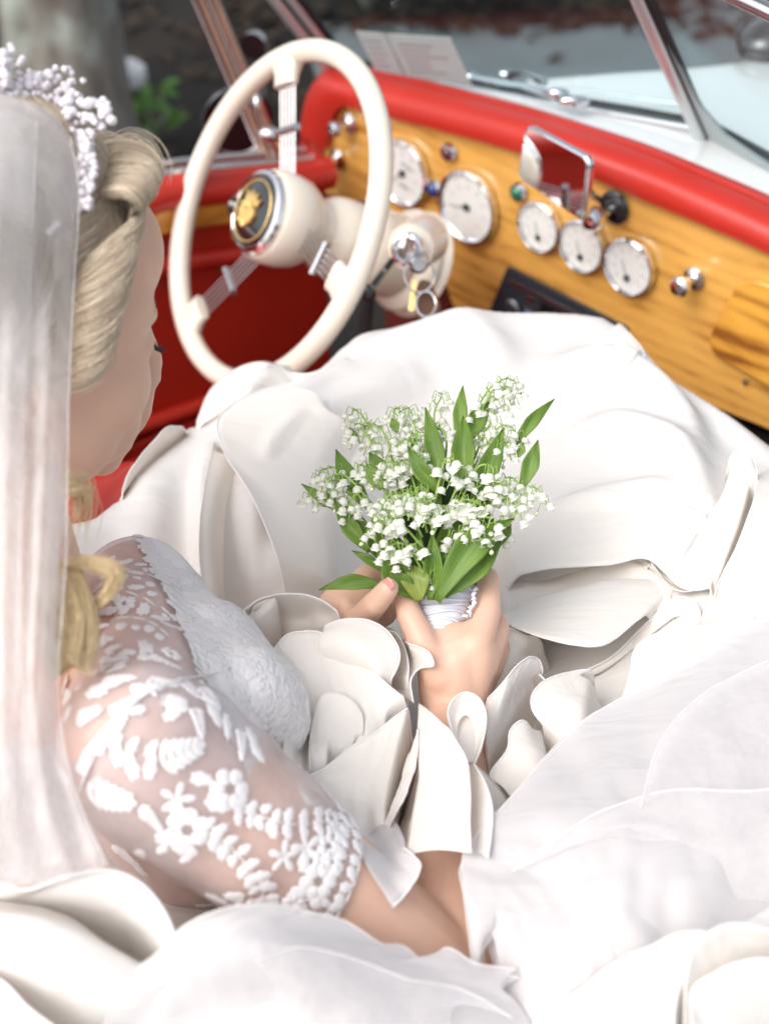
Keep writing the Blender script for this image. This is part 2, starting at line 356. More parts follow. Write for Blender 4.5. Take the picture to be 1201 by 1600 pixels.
def tree(base, r, h, label, lean=(0, 0), crown=True, nleaf=2600, mat=None):
    t = empty('tree', base, label, 'tree', 'woodland trees behind the car')
    ps = []; rr = []
    for i in range(22):
        q = i/21; ps.append(Vector(base)+Vector((lean[0]*q*h+.02*math.sin(q*9), lean[1]*q*h, q*h-.05))); rr.append(r*(1-.55*q)+r*.5*math.exp(-q*h*6))
    v, f = tube(ps, rr, 26)
    v = [p+Vector((noise.noise(Vector((p.x*9, p.y*9, p.z*2)))*r*.2, noise.noise(Vector((p.x*9+5, p.y*9, p.z*2)))*r*.2, 0)) for p in v]
    g = G().add(v, f)
    top = ps[-1]; cs = []
    for k in range(7):
        a = k*.9+random.random(); q = ps[12+k]
        e = q+Vector((math.cos(a), math.sin(a), .55))*h*.24; g.add(*tube([q, (q+e)/2+Vector((0, 0, .1)), e], [r*.3, r*.2, r*.07], 8)); cs.append((e, h*.13)); cs.append(((q+e)/2+Vector((0, 0, h*.06)), h*.10))
    cs.append((top, h*.15))
    mk('trunk', g, M['bark'], t)
    mk('crown', leafcloud(cs, nleaf, .09), mat or M['leafdark'], t, smooth=False)
    return t
tree(Vector((-.75, 3.30, 0)), .135, 5.6, 'thick grey lichen-spotted tree trunk standing beyond the driver door', lean=(-.03, .02))
# low plants
def shrub(base, s, n, label, mat, ls=.035):
    t = empty('shrub', base, label, 'shrub')
    g = G(); cs = []
    for k in range(7):
        a = k*2.4; e = base+Vector((math.cos(a)*s*.5, math.sin(a)*s*.5, s*random.uniform(.6, 1)))
        g.add(*tube([base, (base+e)/2+Vector((0, 0, s*.1)), e], [.008, .006, .003], 6)); cs.append((e, s*.32))
    mk('stem', g, M['bark'], t); mk('foliage', leafcloud(cs, n, ls), mat, t, smooth=False)
shrub(Z(575, 15, 0.03), .40, 500, 'dark green shrub glimpsed through the windscreen by its left post', M['leafdark'], .05)
shrub(Z(-10, 30, .35), .30, 260, 'bright green leafy shrub beside the tree trunk at the frame edge', M['leafbright'], .045)
shrub(Z(237, 222, 0.02), .12, 46, 'small bright green seedling next to the white capped garden light', M['leafbright'], .03)
shrub(Z(735, 0, 0.02), .30, 150, 'sparse green undergrowth in the leaf litter past the drive', M['leafdark'], .05)
# garden light
b0 = Z(208, 262, .0); t = empty('garden_light', b0, 'short garden light with round white cap standing near the tree trunk', 'garden light')
mk('post', G().add(*lathe([(.018, 0), (.018, .20), (.028, .205), (.028, .225)], b0, UP, 20)), M['black'], t)
mk('lamp_cap', G().add(*lathe([(.028, 0), (.058, .006), (.064, .02), (.060, .045), (.035, .062), (.004, .066)], b0+UP*.225, UP, 28)), M['white'], t)

# ================================================================ CAR
BL, BC, BR = Z(545, 112, .855), Z(1100, 210, .90), Z(1201, 275, .885)
BR2 = BC + (BR-BC)*((BC-BL).length/(BR-BC).length)
BR2.z = .855
car = empty('convertible_car', (BC.x, BC.y, 0), 'open white vintage convertible with red leather trim and varnished wood dashboard', 'car')
def AF(a, f, z): return CR*a + CF*f + UP*z
aL, aC = CR.dot(BL)-.015, CR.dot(BC); aR = 2*aC-aL
FW = 1.30
def W_(px, py, f=FW): return F(px, py, f)
# ---- wooden dashboard board
def rounded(pts, rad=.012, k=4):
    out = []; n = len(pts)
    for i in range(n):
        p = pts[i]; a = (pts[i-1]-p); b = (pts[(i+1) % n]-p); r = min(rad, a.length*.45, b.length*.45)
        p0 = p+a.normalized()*r; p1 = p+b.normalized()*r
        for q in np.linspace(0, 1, k): out.append(p0*(1-q)**2+p*2*q*(1-q)+p1*q*q)
    return out
dz = lambda p: Vector((p.x, p.y, p.z))
brd = [W_(533, 165), W_(700, 185), W_(900, 260), W_(1201, 385), W_(1290, 425), W_(1330, 500), W_(1330, 745), W_(1201, 672), W_(1120, 640), W_(1000, 590), W_(860, 560), W_(735, 520), W_(705, 478), W_(690, 425), W_(615, 332), W_(484, 296)]
board = mk('dashboard', G().add(*prism(rounded(brd, .02, 5), CF*.014)), M['wood'], car, smooth=False); bevel(board, .003, 3)
reg(board, 'glossy orange varnished wood dashboard')
FG = FW-.0015
# glovebox lid
gl = [W_(1158, 428, FW-.010), W_(1300, 492, FW-.010), W_(1300, 665, FW-.010), W_(1096, 545, FW-.010)]
lid = mk('glovebox_lid', G().add(*prism(rounded(gl, .03, 8), CF*.0095)), M['wood2'], car, smooth=False); bevel(lid, .0035, 4)
mk('screw', G().add(*lathe([(.001, 0), (.0035, .001), (.004, .003)], W_(1162, 598, FW-.0045), CF, 14)), M['dullchrome'], car)
# ---- red padded roll
def pad(px, py): return F(px, py, 1.337)
ctop = [(476, 210), (487, 150), (513, 108), (560, 107), (650, 127), (800, 166), (900, 197), (1000, 230), (1100, 271), (1201, 315), (1330, 378)]
clow = [(508, 232), (515, 190), (530, 168), (560, 172), (640, 192), (800, 236), (927, 280), (1000, 311), (1100, 353), (1201, 398), (1330, 462)]
T = [Vector(p) for p in crom([pad(*q) for q in ctop], 60)]; Lw = [Vector(p) for p in crom([F(q[0], q[1], 1.288) for q in clow], 60)]
g = G(); rows = []
for a, b in zip(T, Lw):
    m_ = (a+b)/2; d = (b-a); nrm = (-CF*.75+UP*.55).normalized(); Ln = d.length
    sec = []
    for q in np.linspace(0, 1, 12):
        sec.append(tuple(a+d*q+nrm*(Ln*.30)*math.sin(math.pi*q)**.8))
    sec.append(tuple(b+CF*.012-UP*.001)); sec.append(tuple(b+CF*.05+UP*.0)); sec.append(tuple(a+CF*.03-UP*.02)); sec.append(tuple(a+CF*.015-UP*.001))
    rows.append(sec)
o = mk('dashboard_pad', G().add(*gridmesh(np.array(rows), closed=True)), M['redleather'], car); reg(o, 'bright red padded leather roll over the dashboard')
# piping seams
nrm = (-CF*.75+UP*.55).normalized()
mk('piping', G().add(*tube([a+UP*.0015+(b-a)*.045+nrm*.0035 for a, b in zip(T, Lw)], .0022, 8)), M['redleather'], car)
mk('piping', G().add(*tube([b+(a-b)*.05+nrm*.001 for a, b in zip(T, Lw)], .0026, 8)), M['redleather'], car)
# red return at the left end of the dash, down to the door
rt = [F(462, 300, 1.315), F(466, 220, 1.325), F(486, 145, 1.33), F(512, 112, 1.33), F(540, 160, 1.33), F(522, 190, 1.315), F(490, 280, 1.30), F(500, 330, 1.30), F(470, 345, 1.30)]
o = mk('kick_panel', G().add(*prism(rounded(rt, .01, 4), CF*.02)), M['redleather'], car, smooth=False); bevel(o, .004, 3)
# red side cheek of recess
# ---- gauges
def ellr(px, py, f=FG): return F(px, py, f)
def gauge(px, py, r, needle, hub=(0, 0), lines=()):
    c = F(px, py, FG); gb = mk('gauge', G().add(*lathe([(r*.97, 0), (r*.97, -.006)], c, CF, 40)), M['dullchrome'], car)
    mk('bezel', G().add(*lathe([(r*1.0, -.001), (r*1.04, -.006), (r*1.02, -.0105), (r*.95, -.012), (r*.90, -.0095), (r*.87, -.0065)], c, CF, 48, cap=False)), M['chrome'], gb)
    mk('dial', G().add(*lathe([(r*.90, -.0066), (r*.90, -.0072)], c, CF, 40)), M['dial'], gb)
    s = G(); dn = -CF; pl = c-CF*.0077
    def P(x, y): return pl+CR*x*r+UP*y*r
    for k in range(41):
        th = R(-135+k*270/40); L0 = .80 if k % 5 else .70
        a = Vector((math.sin(th), math.cos(th)))
        s.add(*tube([P(a.x*L0, a.y*L0), P(a.x*.85, a.y*.85)], .0002 if k % 5 else .0004, 4))
    for k in range(0, 41, 5):        # figures round the dial
        th = R(-135+k*270/40); a = Vector((math.sin(th), math.cos(th)))*.58
        s.add(*tube([P(a.x-.035, a.y-.04), P(a.x-.035, a.y+.04)], .0003, 4)); s.add(*tube([P(a.x+.03, a.y-.04), P(a.x+.045, a.y), P(a.x+.03, a.y+.04), P(a.x+.01, a.y), P(a.x+.03, a.y-.04)], .0003, 4))
    mk('scale_marks', s, M['greyink'], gb)
    nd = G(); h = Vector(hub); e = h+Vector(needle)
    pn = c-CF*.0088; Q = lambda x, y: pn+CR*x*r+UP*y*r
    nd.add(*tube([Q(h.x-needle[0]*.25, h.y-needle[1]*.25), Q(e.x, e.y)], [.0009*r/.05, .0004*r/.05], 6))
    nd.add(*lathe([(.0001, .0004), (.0045*r/.05+.001, .0004), (.0045*r/.05+.001, -.0012), (.0005, -.002)], Q(h.x, h.y), CF, 18))
    mk('needle', nd, M['ink'], gb)
    if lines:
        t = G()
        for (x0, y0, x1, y1) in lines: t.add(*tube([Q(x0, y0), Q(x1, y1)], .0009, 5))
        mk('counter', t, M['ink'], gb)
    mk('cover_glass', G().add(*lathe([(r*.89, -.0096), (r*.5, -.0112), (.001, -.0118)], c, CF, 40, cap=False)), M['dialglass'], gb)
    return gb
gauge(634, 268, .046, (-.55, -.42), (.02, .0), ((-.02, .34, .42, .22), (-.1, -.34, .28, -.42)))
gauge(735, 321, .049, (-.52, -.12), (.0, -.0))
gauge(847, 352, .033, (-.2, .62), (.02, -.42))
gauge(914, 382, .034, (-.25, .62), (.0, -.42))
gauge(987, 414, .036, (-.28, .60), (.0, -.40))
# ---- small lamps, knobs
def lampbulb(px, py, mat, label):
    c = F(px, py, FG); b = mk('warning_light', G().add(*lathe([(.012, 0), (.0135, -.003), (.011, -.0075), (.009, -.008)], c, CF, 24, cap=False)), M['chrome'], car); reg(b, label)
    mk('lens', G().add(*lathe([(.0095, -.003), (.0092, -.008), (.006, -.0115), (.0008, -.013)], c, CF, 20)), mat, b)
lampbulb(703, 237, pmat('dark_lens', (.10, .02, .03), .1, coat=1), 'chrome ringed dark red warning light')
lampbulb(681, 294, M['bluelens'], 'chrome ringed blue warning light')
lampbulb(812, 299, M['greenlens'], 'chrome ringed green warning light')
def knob(px, py, L=.034, r=.011):
    c = F(px, py, FG)
    k = mk('pull_knob', G().add(*lathe([(.013, 0), (.014, -.003), (.009, -.005), (.0055, -.008), (.0055, -L*.55), (.009, -L*.6), (r, -L*.75), (r, -L*.95), (r*.7, -L*1.08), (.0005, -L*1.12)], c, CF, 26)), M['chrome'], car)
    return k
knob(547, 192); knob(529, 248); knob(1085, 434, .034, .0125); 
k = knob(962, 324, .05, .014); reg(k, 'chrome knob half behind the mirror')
# lock barrel next to mirror
c = F(962, 323, FG); mk('switch_plate', G().add(*lathe([(.019, 0), (.021, -.004), (.016, -.008), (.001, -.009)], c, CF, 28)), M['blackgloss'], car)
# ---- radio
ra = [W_(796, 414, FG), W_(984, 511, FG), W_(962, 585, FG), W_(765, 490, FG)]
def quad(p, off, d): return prism([q+off for q in p], d)
rad = mk('car_radio', G().add(*prism(rounded(ra, .004, 3), -CF*.006)), M['plastic'], car, smooth=False); bevel(rad, .0015, 2); reg(rad, 'black car radio set into the dashboard')
ux = (ra[1]-ra[0]).normalized(); uy = (ra[3]-ra[0]); uy = (uy-ux*uy.dot(ux)).normalized(); W = (ra[1]-ra[0]).length; Hh = abs((ra[3]-ra[0]).dot(uy))
def rp(x, y, o=0): return ra[0]+ux*x*W+uy*y*Hh-CF*(.0062+o)
mk('trim_strip', G().add(*prism([rp(.03, .17), rp(.97, .17), rp(.97, .23), rp(.03, .23)], -CF*.0015)), M['dullchrome'], rad, smooth=False)
mk('tuning_knob', G().add(*lathe([(.0135, 0), (.0135, -.008), (.011, -.011), (.001, -.0115)], rp(.10, .62), CF, 26)), M['plastic'], rad)
mk('knob_ring', G().add(*tube([rp(.10, .62, .0085)+(ux*math.cos(t)+uy*math.sin(t))*.0145 for t in np.linspace(-1.9, 1.9, 20)], .0012, 6)), M['dullchrome'], rad)
mk('display', G().add(*prism([rp(.19, .45), rp(.27, .45), rp(.27, .85), rp(.19, .85)], -CF*.002)), M['dullchrome'], rad, smooth=False)
mk('button', G().add(*prism([rp(.205, .52, .0021), rp(.255, .52, .0021), rp(.255, .78, .0021), rp(.205, .78, .0021)], -CF*.001)), M['screen'], rad, smooth=False)
mk('button', G().add(*prism([rp(.19, .29), rp(.26, .29), rp(.26, .38), rp(.19, .38)], -CF*.002)), M['dullchrome'], rad, smooth=False)
for k in range(6):
    x = .33+k*.09; o = mk('button', G().add(*prism([rp(x, .55), rp(x+.075, .55), rp(x+.075, .8), rp(x, .8)], -CF*.002)), M['plastic'], rad, smooth=False)
mk('display_window', G().add(*prism([rp(.32, .28), rp(.86, .28), rp(.86, .48), rp(.32, .48)], -CF*.001)), M['blackgloss'], rad, smooth=False)
# ---- steering wheel (plane fitted to the photographed rim)
WC = Vector((-.1329, 1.536, .8417)); az, el = R(29.44), R(29.9)
AX = Vector((math.cos(az)*math.cos(el), math.sin(az)*math.cos(el), -math.sin(el)))   # towards the dashboard
wa = AX.cross(UP).normalized(); wb = wa.cross(AX)*-1
if wb.z < 0: wb = -wb
sw = mk('steering_wheel', G().add(*tube([WC+(wa*math.cos(t)+wb*math.sin(t))*.1975 for t in np.linspace(0, 2*math.pi, 120, endpoint=False)], .0135, 18, closed=True)), M['ivory'], car)
reg(sw, 'ivory rimmed steering wheel with banjo wire spokes')
def onw(px, py): return PL(px, py, WC, AX)
for tgt, base in (((449, 110), 0), ((306, 492), 0), ((556, 462), 0)):
    e = onw(*tgt); d = (e-WC).normalized(); sd_ = d.cross(AX).normalized()
    s0 = WC+d*.045+AX*.018; s1 = WC+d*.168+AX*.002
    for k in range(5):
        o1 = sd_*(k-2)*.0068; o0 = sd_*(k-2)*.0066
        mk('spoke', G().add(*tube([s0+o0, s1+o1], .00115, 8)), M['wire'], sw)
    q = s0.lerp(s1, .52)
    mk('spoke_clip', G().add(*tube([q+sd_*.020-AX*.001, q-sd_*.020-AX*.001], .0048, 12)), M['dullchrome'], sw)
    # moulded lug on the rim
    lg = [(.019, .160, .0075), (.0185, .172, .009), (.023, .186, .012), (.036, .197, .012)]
    A = []
    for hw, rr_, th in lg:
        ring = []
        for t in np.linspace(0, 2*math.pi, 16, endpoint=False):
            ring.append(tuple(WC+d*rr_+sd_*(hw*abs(math.cos(t))**.6*np.sign(math.cos(t)))+AX*(th*abs(math.sin(t))**.7*np.sign(math.sin(t)))))
        A.append(ring)
    gg = G().add(*gridmesh(np.array(A), closed=True)); n0 = len(gg.v); gg.f.append(list(range(16))[::-1]); gg.f.append([48+i for i in range(16)])
    mk('rim_lug', gg, M['ivory'], sw)
# hub + horn button
hb = mk('hub', G().add(*lathe([(.046, -.016), (.053, -.013), (.0565, -.004), (.0565, .016), (.053, .034), (.046, .046), (.040, .052), (.040, .066)], WC, AX, 48)), M['ivory'], sw)
HC = WC-AX*.0165
mk('horn_ring', G().add(*lathe([(.050, .002), (.0515, -.003), (.049, -.008), (.0445, -.0095), (.041, -.006)], HC, AX, 48, cap=False)), M['chrome'], sw)
mk('horn_button', G().add(*lathe([(.043, -.004), (.041, -.0085), (.033, -.012), (.018, -.0145), (.0005, -.0155)], HC, AX, 44)), M['blackgloss'], sw)
mk('gold_ring', G().add(*tube([HC-AX*.0115+(wa*math.cos(t)+wb*math.sin(t))*.0365 for t in np.linspace(0, 2*math.pi, 60, endpoint=False)], .0011, 6, closed=True)), M['gold'], sw)
# crowned shield crest (plain heraldic shape in gilt)
cre = G(); cc = HC-AX*.0155
def cp_(x, y): return cc+wa*x*-1+wb*y if False else cc+wa*x+wb*y
sh = [(-.013, .006), (-.016, .0), (-.015, -.009), (-.008, -.017), (0, -.021), (.008, -.017), (.015, -.009), (.016, 0), (.013, .006)]
cr_ = [(-.014, .008), (-.017, .019), (-.009, .014), (-.005, .023), (0, .016), (.005, .023), (.009, .014), (.017, .019), (.014, .008)]
cre.add(*prism([cp_(*p) for p in sh], AX*.004-AX*.0075)); cre.add(*prism([cp_(*p) for p in cr_], AX*.005-AX*.0075))
for k in range(40):
    a = random.random()*6.28; r_ = .014*math.sqrt(random.random()); cre.add(*ellipsoid(cp_(math.cos(a)*r_, math.sin(a)*r_*1.15-.004)-AX*.004, wa, wb, AX, .0028, .0022, .002, 7, 5))
o = mk('crest', cre, M['gold'], sw); reg(o, 'gilt crest on the black horn button')
# steering column and shrouds
col = mk('steering_column', G().add(*lathe([(.036, .055), (.040, .070), (.0475, .082), (.050, .098), (.050, .118)], WC, AX, 44)), M['ivory'], car)
mk('rubber_ring', G().add(*lathe([(.0505, .118), (.0525, .119), (.0525, .1235), (.0505, .1245)], WC, AX, 44)), M['black'], col)
mk('column_shroud', G().add(*lathe([(.049, .124), (.0535, .129), (.055, .145), (.053, .19), (.05, .205), (.045, .225), (.02, .235)], WC, AX, 48)), M['ivory'], col)
FLc = WC+AX*.208
mk('column_flange', G().add(*lathe([(.053, -.016), (.062, -.006), (.066, .0), (.066, .006), (.061, .010), (.067, .016), (.069, .022), (.060, .026)], FLc, AX, 48)), M['ivory'], col)
# indicator stalk
s0 = WC+AX*.085; s1 = D(372, 322, 1.70)
mk('indicator_stalk', G().add(*tube([s0, s0.lerp(s1, .5), s1], [.004, .004, .004], 10)).add(*tube([D(392, 330, 1.695), D(362, 320, 1.70)], [.0105, .0115], 16)), M['blackgloss'], car)
k0 = D(575, 457, 1.60); mk('stalk_knob', G().add(*ellipsoid(k0, VR, VU, VF, .010, .010, .012)).add(*tube([k0, k0+Vector((.05, .1, .02))], .004, 8)), M['blackgloss'], car)
# ignition
IC = D(637, 390, 1.615); ID = (Vector((-.25, -.80, .25))).normalized()
ig = mk('ignition_lock', G().add(*lathe([(.019, -.03), (.020, .0), (.0185, .005), (.015, .007), (.012, .004), (.006, .005), (.0005, .005)], IC, ID, 32)), M['chrome'], car)
mk('lock_boss', G().add(*lathe([(.03, -.07), (.029, -.02), (.027, -.012)], IC, ID, 32)), M['ivory'], ig)
ks = empty('car_keys', D(655, 410, 1.585), 'keys with a split ring and brown leather fob hanging from the ignition', 'keys')
mk('key', G().add(*lathe([(.0035, -.02), (.0035, .0), (.011, .003), (.012, .012), (.008, .018)], D(650, 408, 1.595), (D(658, 416, 1.57)-D(650, 408, 1.595)), 18)), M['dullchrome'], ks)
rc = D(655, 430, 1.585)
mk('key_ring', G().add(*tube([rc+(VR*math.cos(t)*.017+VU*math.sin(t)*.02+VF*math.sin(t)*.006) for t in np.linspace(0, 6.283, 30, endpoint=False)], .0012, 6, closed=True)), M['chrome'], ks)
mk('brass_tag', G().add(*prism(rounded([D(644, 436, 1.585), D(651, 437, 1.585), D(647, 486, 1.58), D(637, 486, 1.58)], .002, 3), VF*.002)), M['gold'], ks, smooth=False)
mk('leather_fob', G().add(*prism(rounded([D(655, 436, 1.59), D(672, 438, 1.59), D(690, 480, 1.585), D(680, 505, 1.58), D(652, 500, 1.58), D(646, 470, 1.585)], .006, 4), VF*.006)), pmat('brown_leather', (.09, .035, .012), .5, bump=.4), ks, smooth=False)
mk('key_ring', G().add(*tube([D(665, 475, 1.575)+(VR*math.cos(t)*.011+VU*math.sin(t)*.014) for t in np.linspace(0, 6.283, 30, endpoint=False)], .0012, 6, closed=True)), M['chrome'], ks)
# ---- mirror on its stalk
mc_ = D(866, 270, 1.575); mn_ = ((D(600, 330, 1.60)-mc_).normalized()-ray(866, 270).normalized()).normalized()
mq = [PL(820, 193, mc_, mn_), PL(922, 248, mc_, mn_), PL(911, 348, mc_, mn_), PL(806, 277, mc_, mn_)]
mo = mq[0]; mnn = (mq[1]-mq[0]).cross(mq[3]-mq[0]).normalized(); mnn = -mnn if mnn.dot(VF) < 0 else mnn
mq = [p-mnn*(p-mo).dot(mnn) for p in mq]
mr = mk('rear_view_mirror', G().add(*prism(rounded(mq, .012, 6), mnn*.010)), M['chrome'], car, smooth=False); bevel(mr, .003, 3); reg(mr, 'chrome framed rear view mirror on a stalk')
cm = sum(mq, Vector())/4; mi = [cm+(p-cm)*.93-mnn*.0012 for p in mq]
mk('mirror_glass', G().add(*prism(rounded(mi, .010, 6), mnn*.001)), M['mirror'], mr, smooth=False)
b0 = F(948, 320, 1.31); mk('mirror_stalk', G().add(*tube([cm+mnn*.008, cm+mnn*.03, b0.lerp(cm, .3), b0], [.006, .006, .005, .005], 10)).add(*lathe([(.016, 0), (.014, -.006), (.006, -.010)], b0, CF, 20)), M['chrome'], mr)
# ---- windscreen
kr = .79; rake = UP-CF*kr
Ht = .27
def pillar(name, b, w, n_, par, mat, ht=Ht, d=None):
    d = d or rake; o = mk(name, G().add(*tube([b-d*.01, b+d*ht], w, 12)), mat, par); return o
ws = mk('windscreen_frame', G().add(*tube([BL+UP*.004, BC+UP*.004, BR2+UP*.004], .0085, 12)).add(*tube([BL+rake*Ht, BC+rake*Ht, BR2+rake*Ht], .008, 12)), M['dullchrome'], car)
reg(ws, 'chrome frame of the split windscreen')
mk('glazing_seal', G().add(*tube([BL+UP*.013+CF*.006, BC+UP*.013+CF*.006, BR2+UP*.013+CF*.006], .0045, 10)).add(*tube([BL-UP*.008+CF*.0, BC-UP*.008, BR2-UP*.008], .006, 10)), M['black'], ws)
sdL = (BC-BL).normalized(); sdR = (BR2-BC).normalized()
for b, s_ in ((BL, -1), (BR2, 1)):
    v = sdL if s_ < 0 else -sdR
    mk('corner_post', G().add(*tube([b-rake*.02, b+rake*Ht], .009, 12)), M['post'], ws)
    mk('corner_post', G().add(*tube([b-v*.022-rake*.01-CF*.01, b-v*.022+rake*Ht-CF*.01], .009, 12)), M['post'], ws)
    mk('glazing_seal', G().add(*tube([b-v*.011-rake*.01, b-v*.011+rake*Ht], .0065, 10)), M['black'], ws)
    mk('glazing_seal', G().add(*tube([b+v*.0115-rake*.0, b+v*.0115+rake*Ht], .005, 10)), M['black'], ws)
mk('centre_bar', G().add(*tube([BC-rake*.01-CF*.008, BC+rake*Ht-CF*.008], .009, 12)), M['post'], ws)
mk('centre_seal', G().add(*tube([BC+sdR*.008-rake*.0, BC+sdR*.008+rake*Ht], .007, 10)), M['black'], ws)
for a, b in ((BL, BC), (BC, BR2)):
    nn = (b-a).cross(rake).normalized()
    mk('glass_pane', G().add(*prism([a+UP*.006, b+UP*.006, b+rake*Ht, a+rake*Ht], nn*.004)), M['glass'], ws, smooth=False)
# inner curved gusset at the centre bar (grey casting that widens towards the foot)
gs = [BC+rake*.25+sdR*.006, BC+rake*.12+sdR*.014, BC+rake*.06+sdR*.024, BC+rake*.028+sdR*.05, BC+rake*.014+sdR*.12, BC+rake*.008+sdR*.25, BC+sdR*.25, BC+rake*.0+sdR*.004]
mk('gusset', G().add(*prism(gs, CF*-.006)), pmat('grey_casting', (.38, .44, .45), .35, metal=.3, coat=.5), ws, smooth=False)
# side quarter frame (two chrome bars, brown reflection painted in) + sill
q0, q1 = D(424, 256, 1.93), D(309, -14, 1.80); q2, q3 = D(405, 250, 1.92), D(330, -14, 1.80)
sv = (D(440, 256, 1.93)-D(412, 256, 1.93)).normalized()
qf = mk('quarter_frame', G().add(*tube([q0, q1], .0062, 12)), M['brownreflect'], car); reg(qf, 'chrome side frame with a painted brown reflection ahead of the driver door')
mk('frame_bar', G().add(*tube([q0+sv*.016, q1+sv*.018], .0062, 12)), M['brownreflect'], qf)
mk('frame_bar', G().add(*tube([q0-sv*.0095+VF*.003, q1-sv*.011+VF*.003], .0028, 12)), M['chrome'], qf)
mk('frame_channel', G().add(*tube([q0+sv*.008+VF*.004, q1+sv*.009+VF*.004], .004, 10)), M['dullchrome'], qf)
mk('clamp', G().add(*ellipsoid(D(422, 210, 1.85), VR, VU, VF, .016, .010, .010)).add(*tube([D(424, 212, 1.85), D(440, 250, 1.88)], .005, 8)), M['chrome'], qf)
mk('clamp', G().add(*ellipsoid(D(402, 160, 1.87), VR, VU, VF, .007, .013, .010)), M['dullchrome'], qf)
# wing mirrors: one by the driver, one on the far wing
def wingmirror(c, r, nd, label, sc=1.):
    b = mk('wing_mirror', G().add(*lathe([(r*.94, 0), (r, -.003), (r, .004), (r*.8, .02), (r*.3, .03), (.002, .032)], c, nd, 40)), M['dullchrome'], car); reg(b, label)
    mk('mirror_glass', G().add(*lathe([(.001, -.0035), (r*.93, -.0034), (r*.93, -.0015)], c, nd, 40)), M['blackgloss'], b)  # black colour stands in for the dark scene the mirror reflects
    mk('mirror_arm', G().add(*tube([c+nd*.03, c+nd*.04-UP*.06, c+nd*.02-UP*.12], .005, 10)), M['chrome'], b)
wingmirror(D(372, 188, 2.02), .051, Vector((-.25, .9, .1)).normalized(), 'round thin-rimmed door mirror with glass painted black as a dark reflection')
wingmirror(D(396, 72, 2.20), .022, Vector((.2, .9, .1)).normalized(), 'small chrome spot mirror')
# ---- cowl and bonnet
def cowlz(a): return .853+.047*(1-((a-aC)/(aC-aL))**2)
g = G(); A = []
for j in range(10):
    row = []
    for i in range(41):
        a = aL+.0+(aR-aL)*i/40; q = j/9; f1 = BC.dot(CF)-.03-abs(a-aC)*.13+.02; f = 1.335+(f1+.03-1.335)*q
        row.append(tuple(AF(a, f, cowlz(a)-.006+.004*q)))
    A.append(row)
o = mk('cowl', g.add(*gridmesh(np.array(A))), M['white'], car); solid(o, .002, -1)
e = [(822, 126, .872), (950, 114, .885), (1080, 104, .89), (1201, 92, .885), (1330, 86, .87)]
far = [Z(*p) for p in e]; near = [BC+(BL-BC)*.47-UP*.012, BC+(BL-BC)*.2-UP*.008, BC-UP*.006, BC+(BR2-BC)*.2-UP*.008, BC+(BR2-BC)*.6-UP*.012]
A = loft([near, [a.lerp(b, .5)+UP*.006 for a, b in zip(near, far)], far, [p+CF*.05-UP*.05 for p in far], [p+CF*.06-UP*.3 for p in far]], 50, 40)
o = mk('bonnet', G().add(*gridmesh(A)), M['white'], car); solid(o, .002, -1)
mk('bonnet_hinge', G().add(*tube([Z(905, 141, .901), Z(990, 152, .905), Z(1078, 164, .906)], .0018, 8)), M['dullchrome'], car)
sd2 = F(735, 125, 1.36)
# side skirt of the scuttle under the left post
A = loft([[BL-UP*.004, BL+(BC-BL)*.25-UP*.006, BL+(BC-BL)*.53-UP*.010], [BL+CF*.03-UP*.03, BL+(BC-BL)*.25+CF*.05-UP*.03, BL+(BC-BL)*.53+CF*.03-UP*.02], [BL+CF*.04-UP*.3, BL+(BC-BL)*.25+CF*.06-UP*.3, BL+(BC-BL)*.53+CF*.05-UP*.3]], 24, 12)
o = mk('scuttle_side', G().add(*gridmesh(A)), M['white'], car); solid(o, .002)
# wipers
for p0, p1 in (((735, 122), (905, 162)), ((790, 118), (850, 128))):
    a = Z(p0[0], p0[1], .885); b = Z(p1[0], p1[1], .915)
    mk('wiper', G().add(*tube([a, a.lerp(b, .5)+UP*.006, b], [.005, .004, .006], 8)).add(*ellipsoid(a, VR, VU, VF, .012, .009, .009)), M['chrome'], car)
mk('wiper', G().add(*ellipsoid(Z(897, 158, .915), VR, VU, VF, .02, .007, .008)).add(*ellipsoid(Z(872, 146, .915), VR, VU, VF, .014, .007, .008)), M['chrome'], car)
# far wing lamp pod
pc = Z(1150, 92, .90)
mk('lamp_pod', G().add(*ellipsoid(pc+CF*.1, CR, CF, UP, .05, .07, .035)), pmat('dark_glass', (.05, .07, .075), .1, coat=1), car)
# ---- interior tub: door, firewall, floor, sill
DT = [Z(482, 258, .775), Z(250, 279, .82)]; dd = (DT[1]-DT[0]); ddn = dd.normalized(); ddh = Vector((dd.x, dd.y, 0)).normalized()
dn_ = UP.cross(ddh).normalized()
if dn_.dot(CR) < 0: dn_ = -dn_       # door inner normal towards the cockpit
D0 = DT[0]-ddh*.02; D1 = DT[0]+ddn*1.25; D1.z = .80
def dp(t, z, o=0): p = DT[0]+ddh*t; return Vector((p.x, p.y, z))+dn_*o
def dtop(t): return .775+(.82-.775)*min(1, t/dd.length) if t > 0 else .775
door = mk('door', G().add(*prism([dp(-.03, .765), dp(.285, .812), dp(1.2, .81), dp(1.2, .28), dp(-.03, .28)], -dn_*.05)), M['doorred'], car, smooth=False); bevel(door, .006, 2)
reg(door, 'driver door trimmed in dark red vinyl with a wood capping')
mk('door_roll', G().add(*tube([dp(t, dtop(t)-.018, .004) for t in np.linspace(-.03, 1.2, 20)], .0225, 18)), M['redleather'], door)
mk('door_roll', G().add(*tube([dp(t, dtop(t)-.118, .006) for t in np.linspace(-.0, 1.2, 20)], .012, 14)), M['redleather'], door)
mk('chrome_strip', G().add(*tube([dp(t, dtop(t)+.006, -.006) for t in np.linspace(-.01, 1.2, 20)], .006, 12)).add(*tube([dp(t, dtop(t)+.012, -.024) for t in np.linspace(-.01, 1.2, 20)], .005, 12)), M['dullchrome'], door)
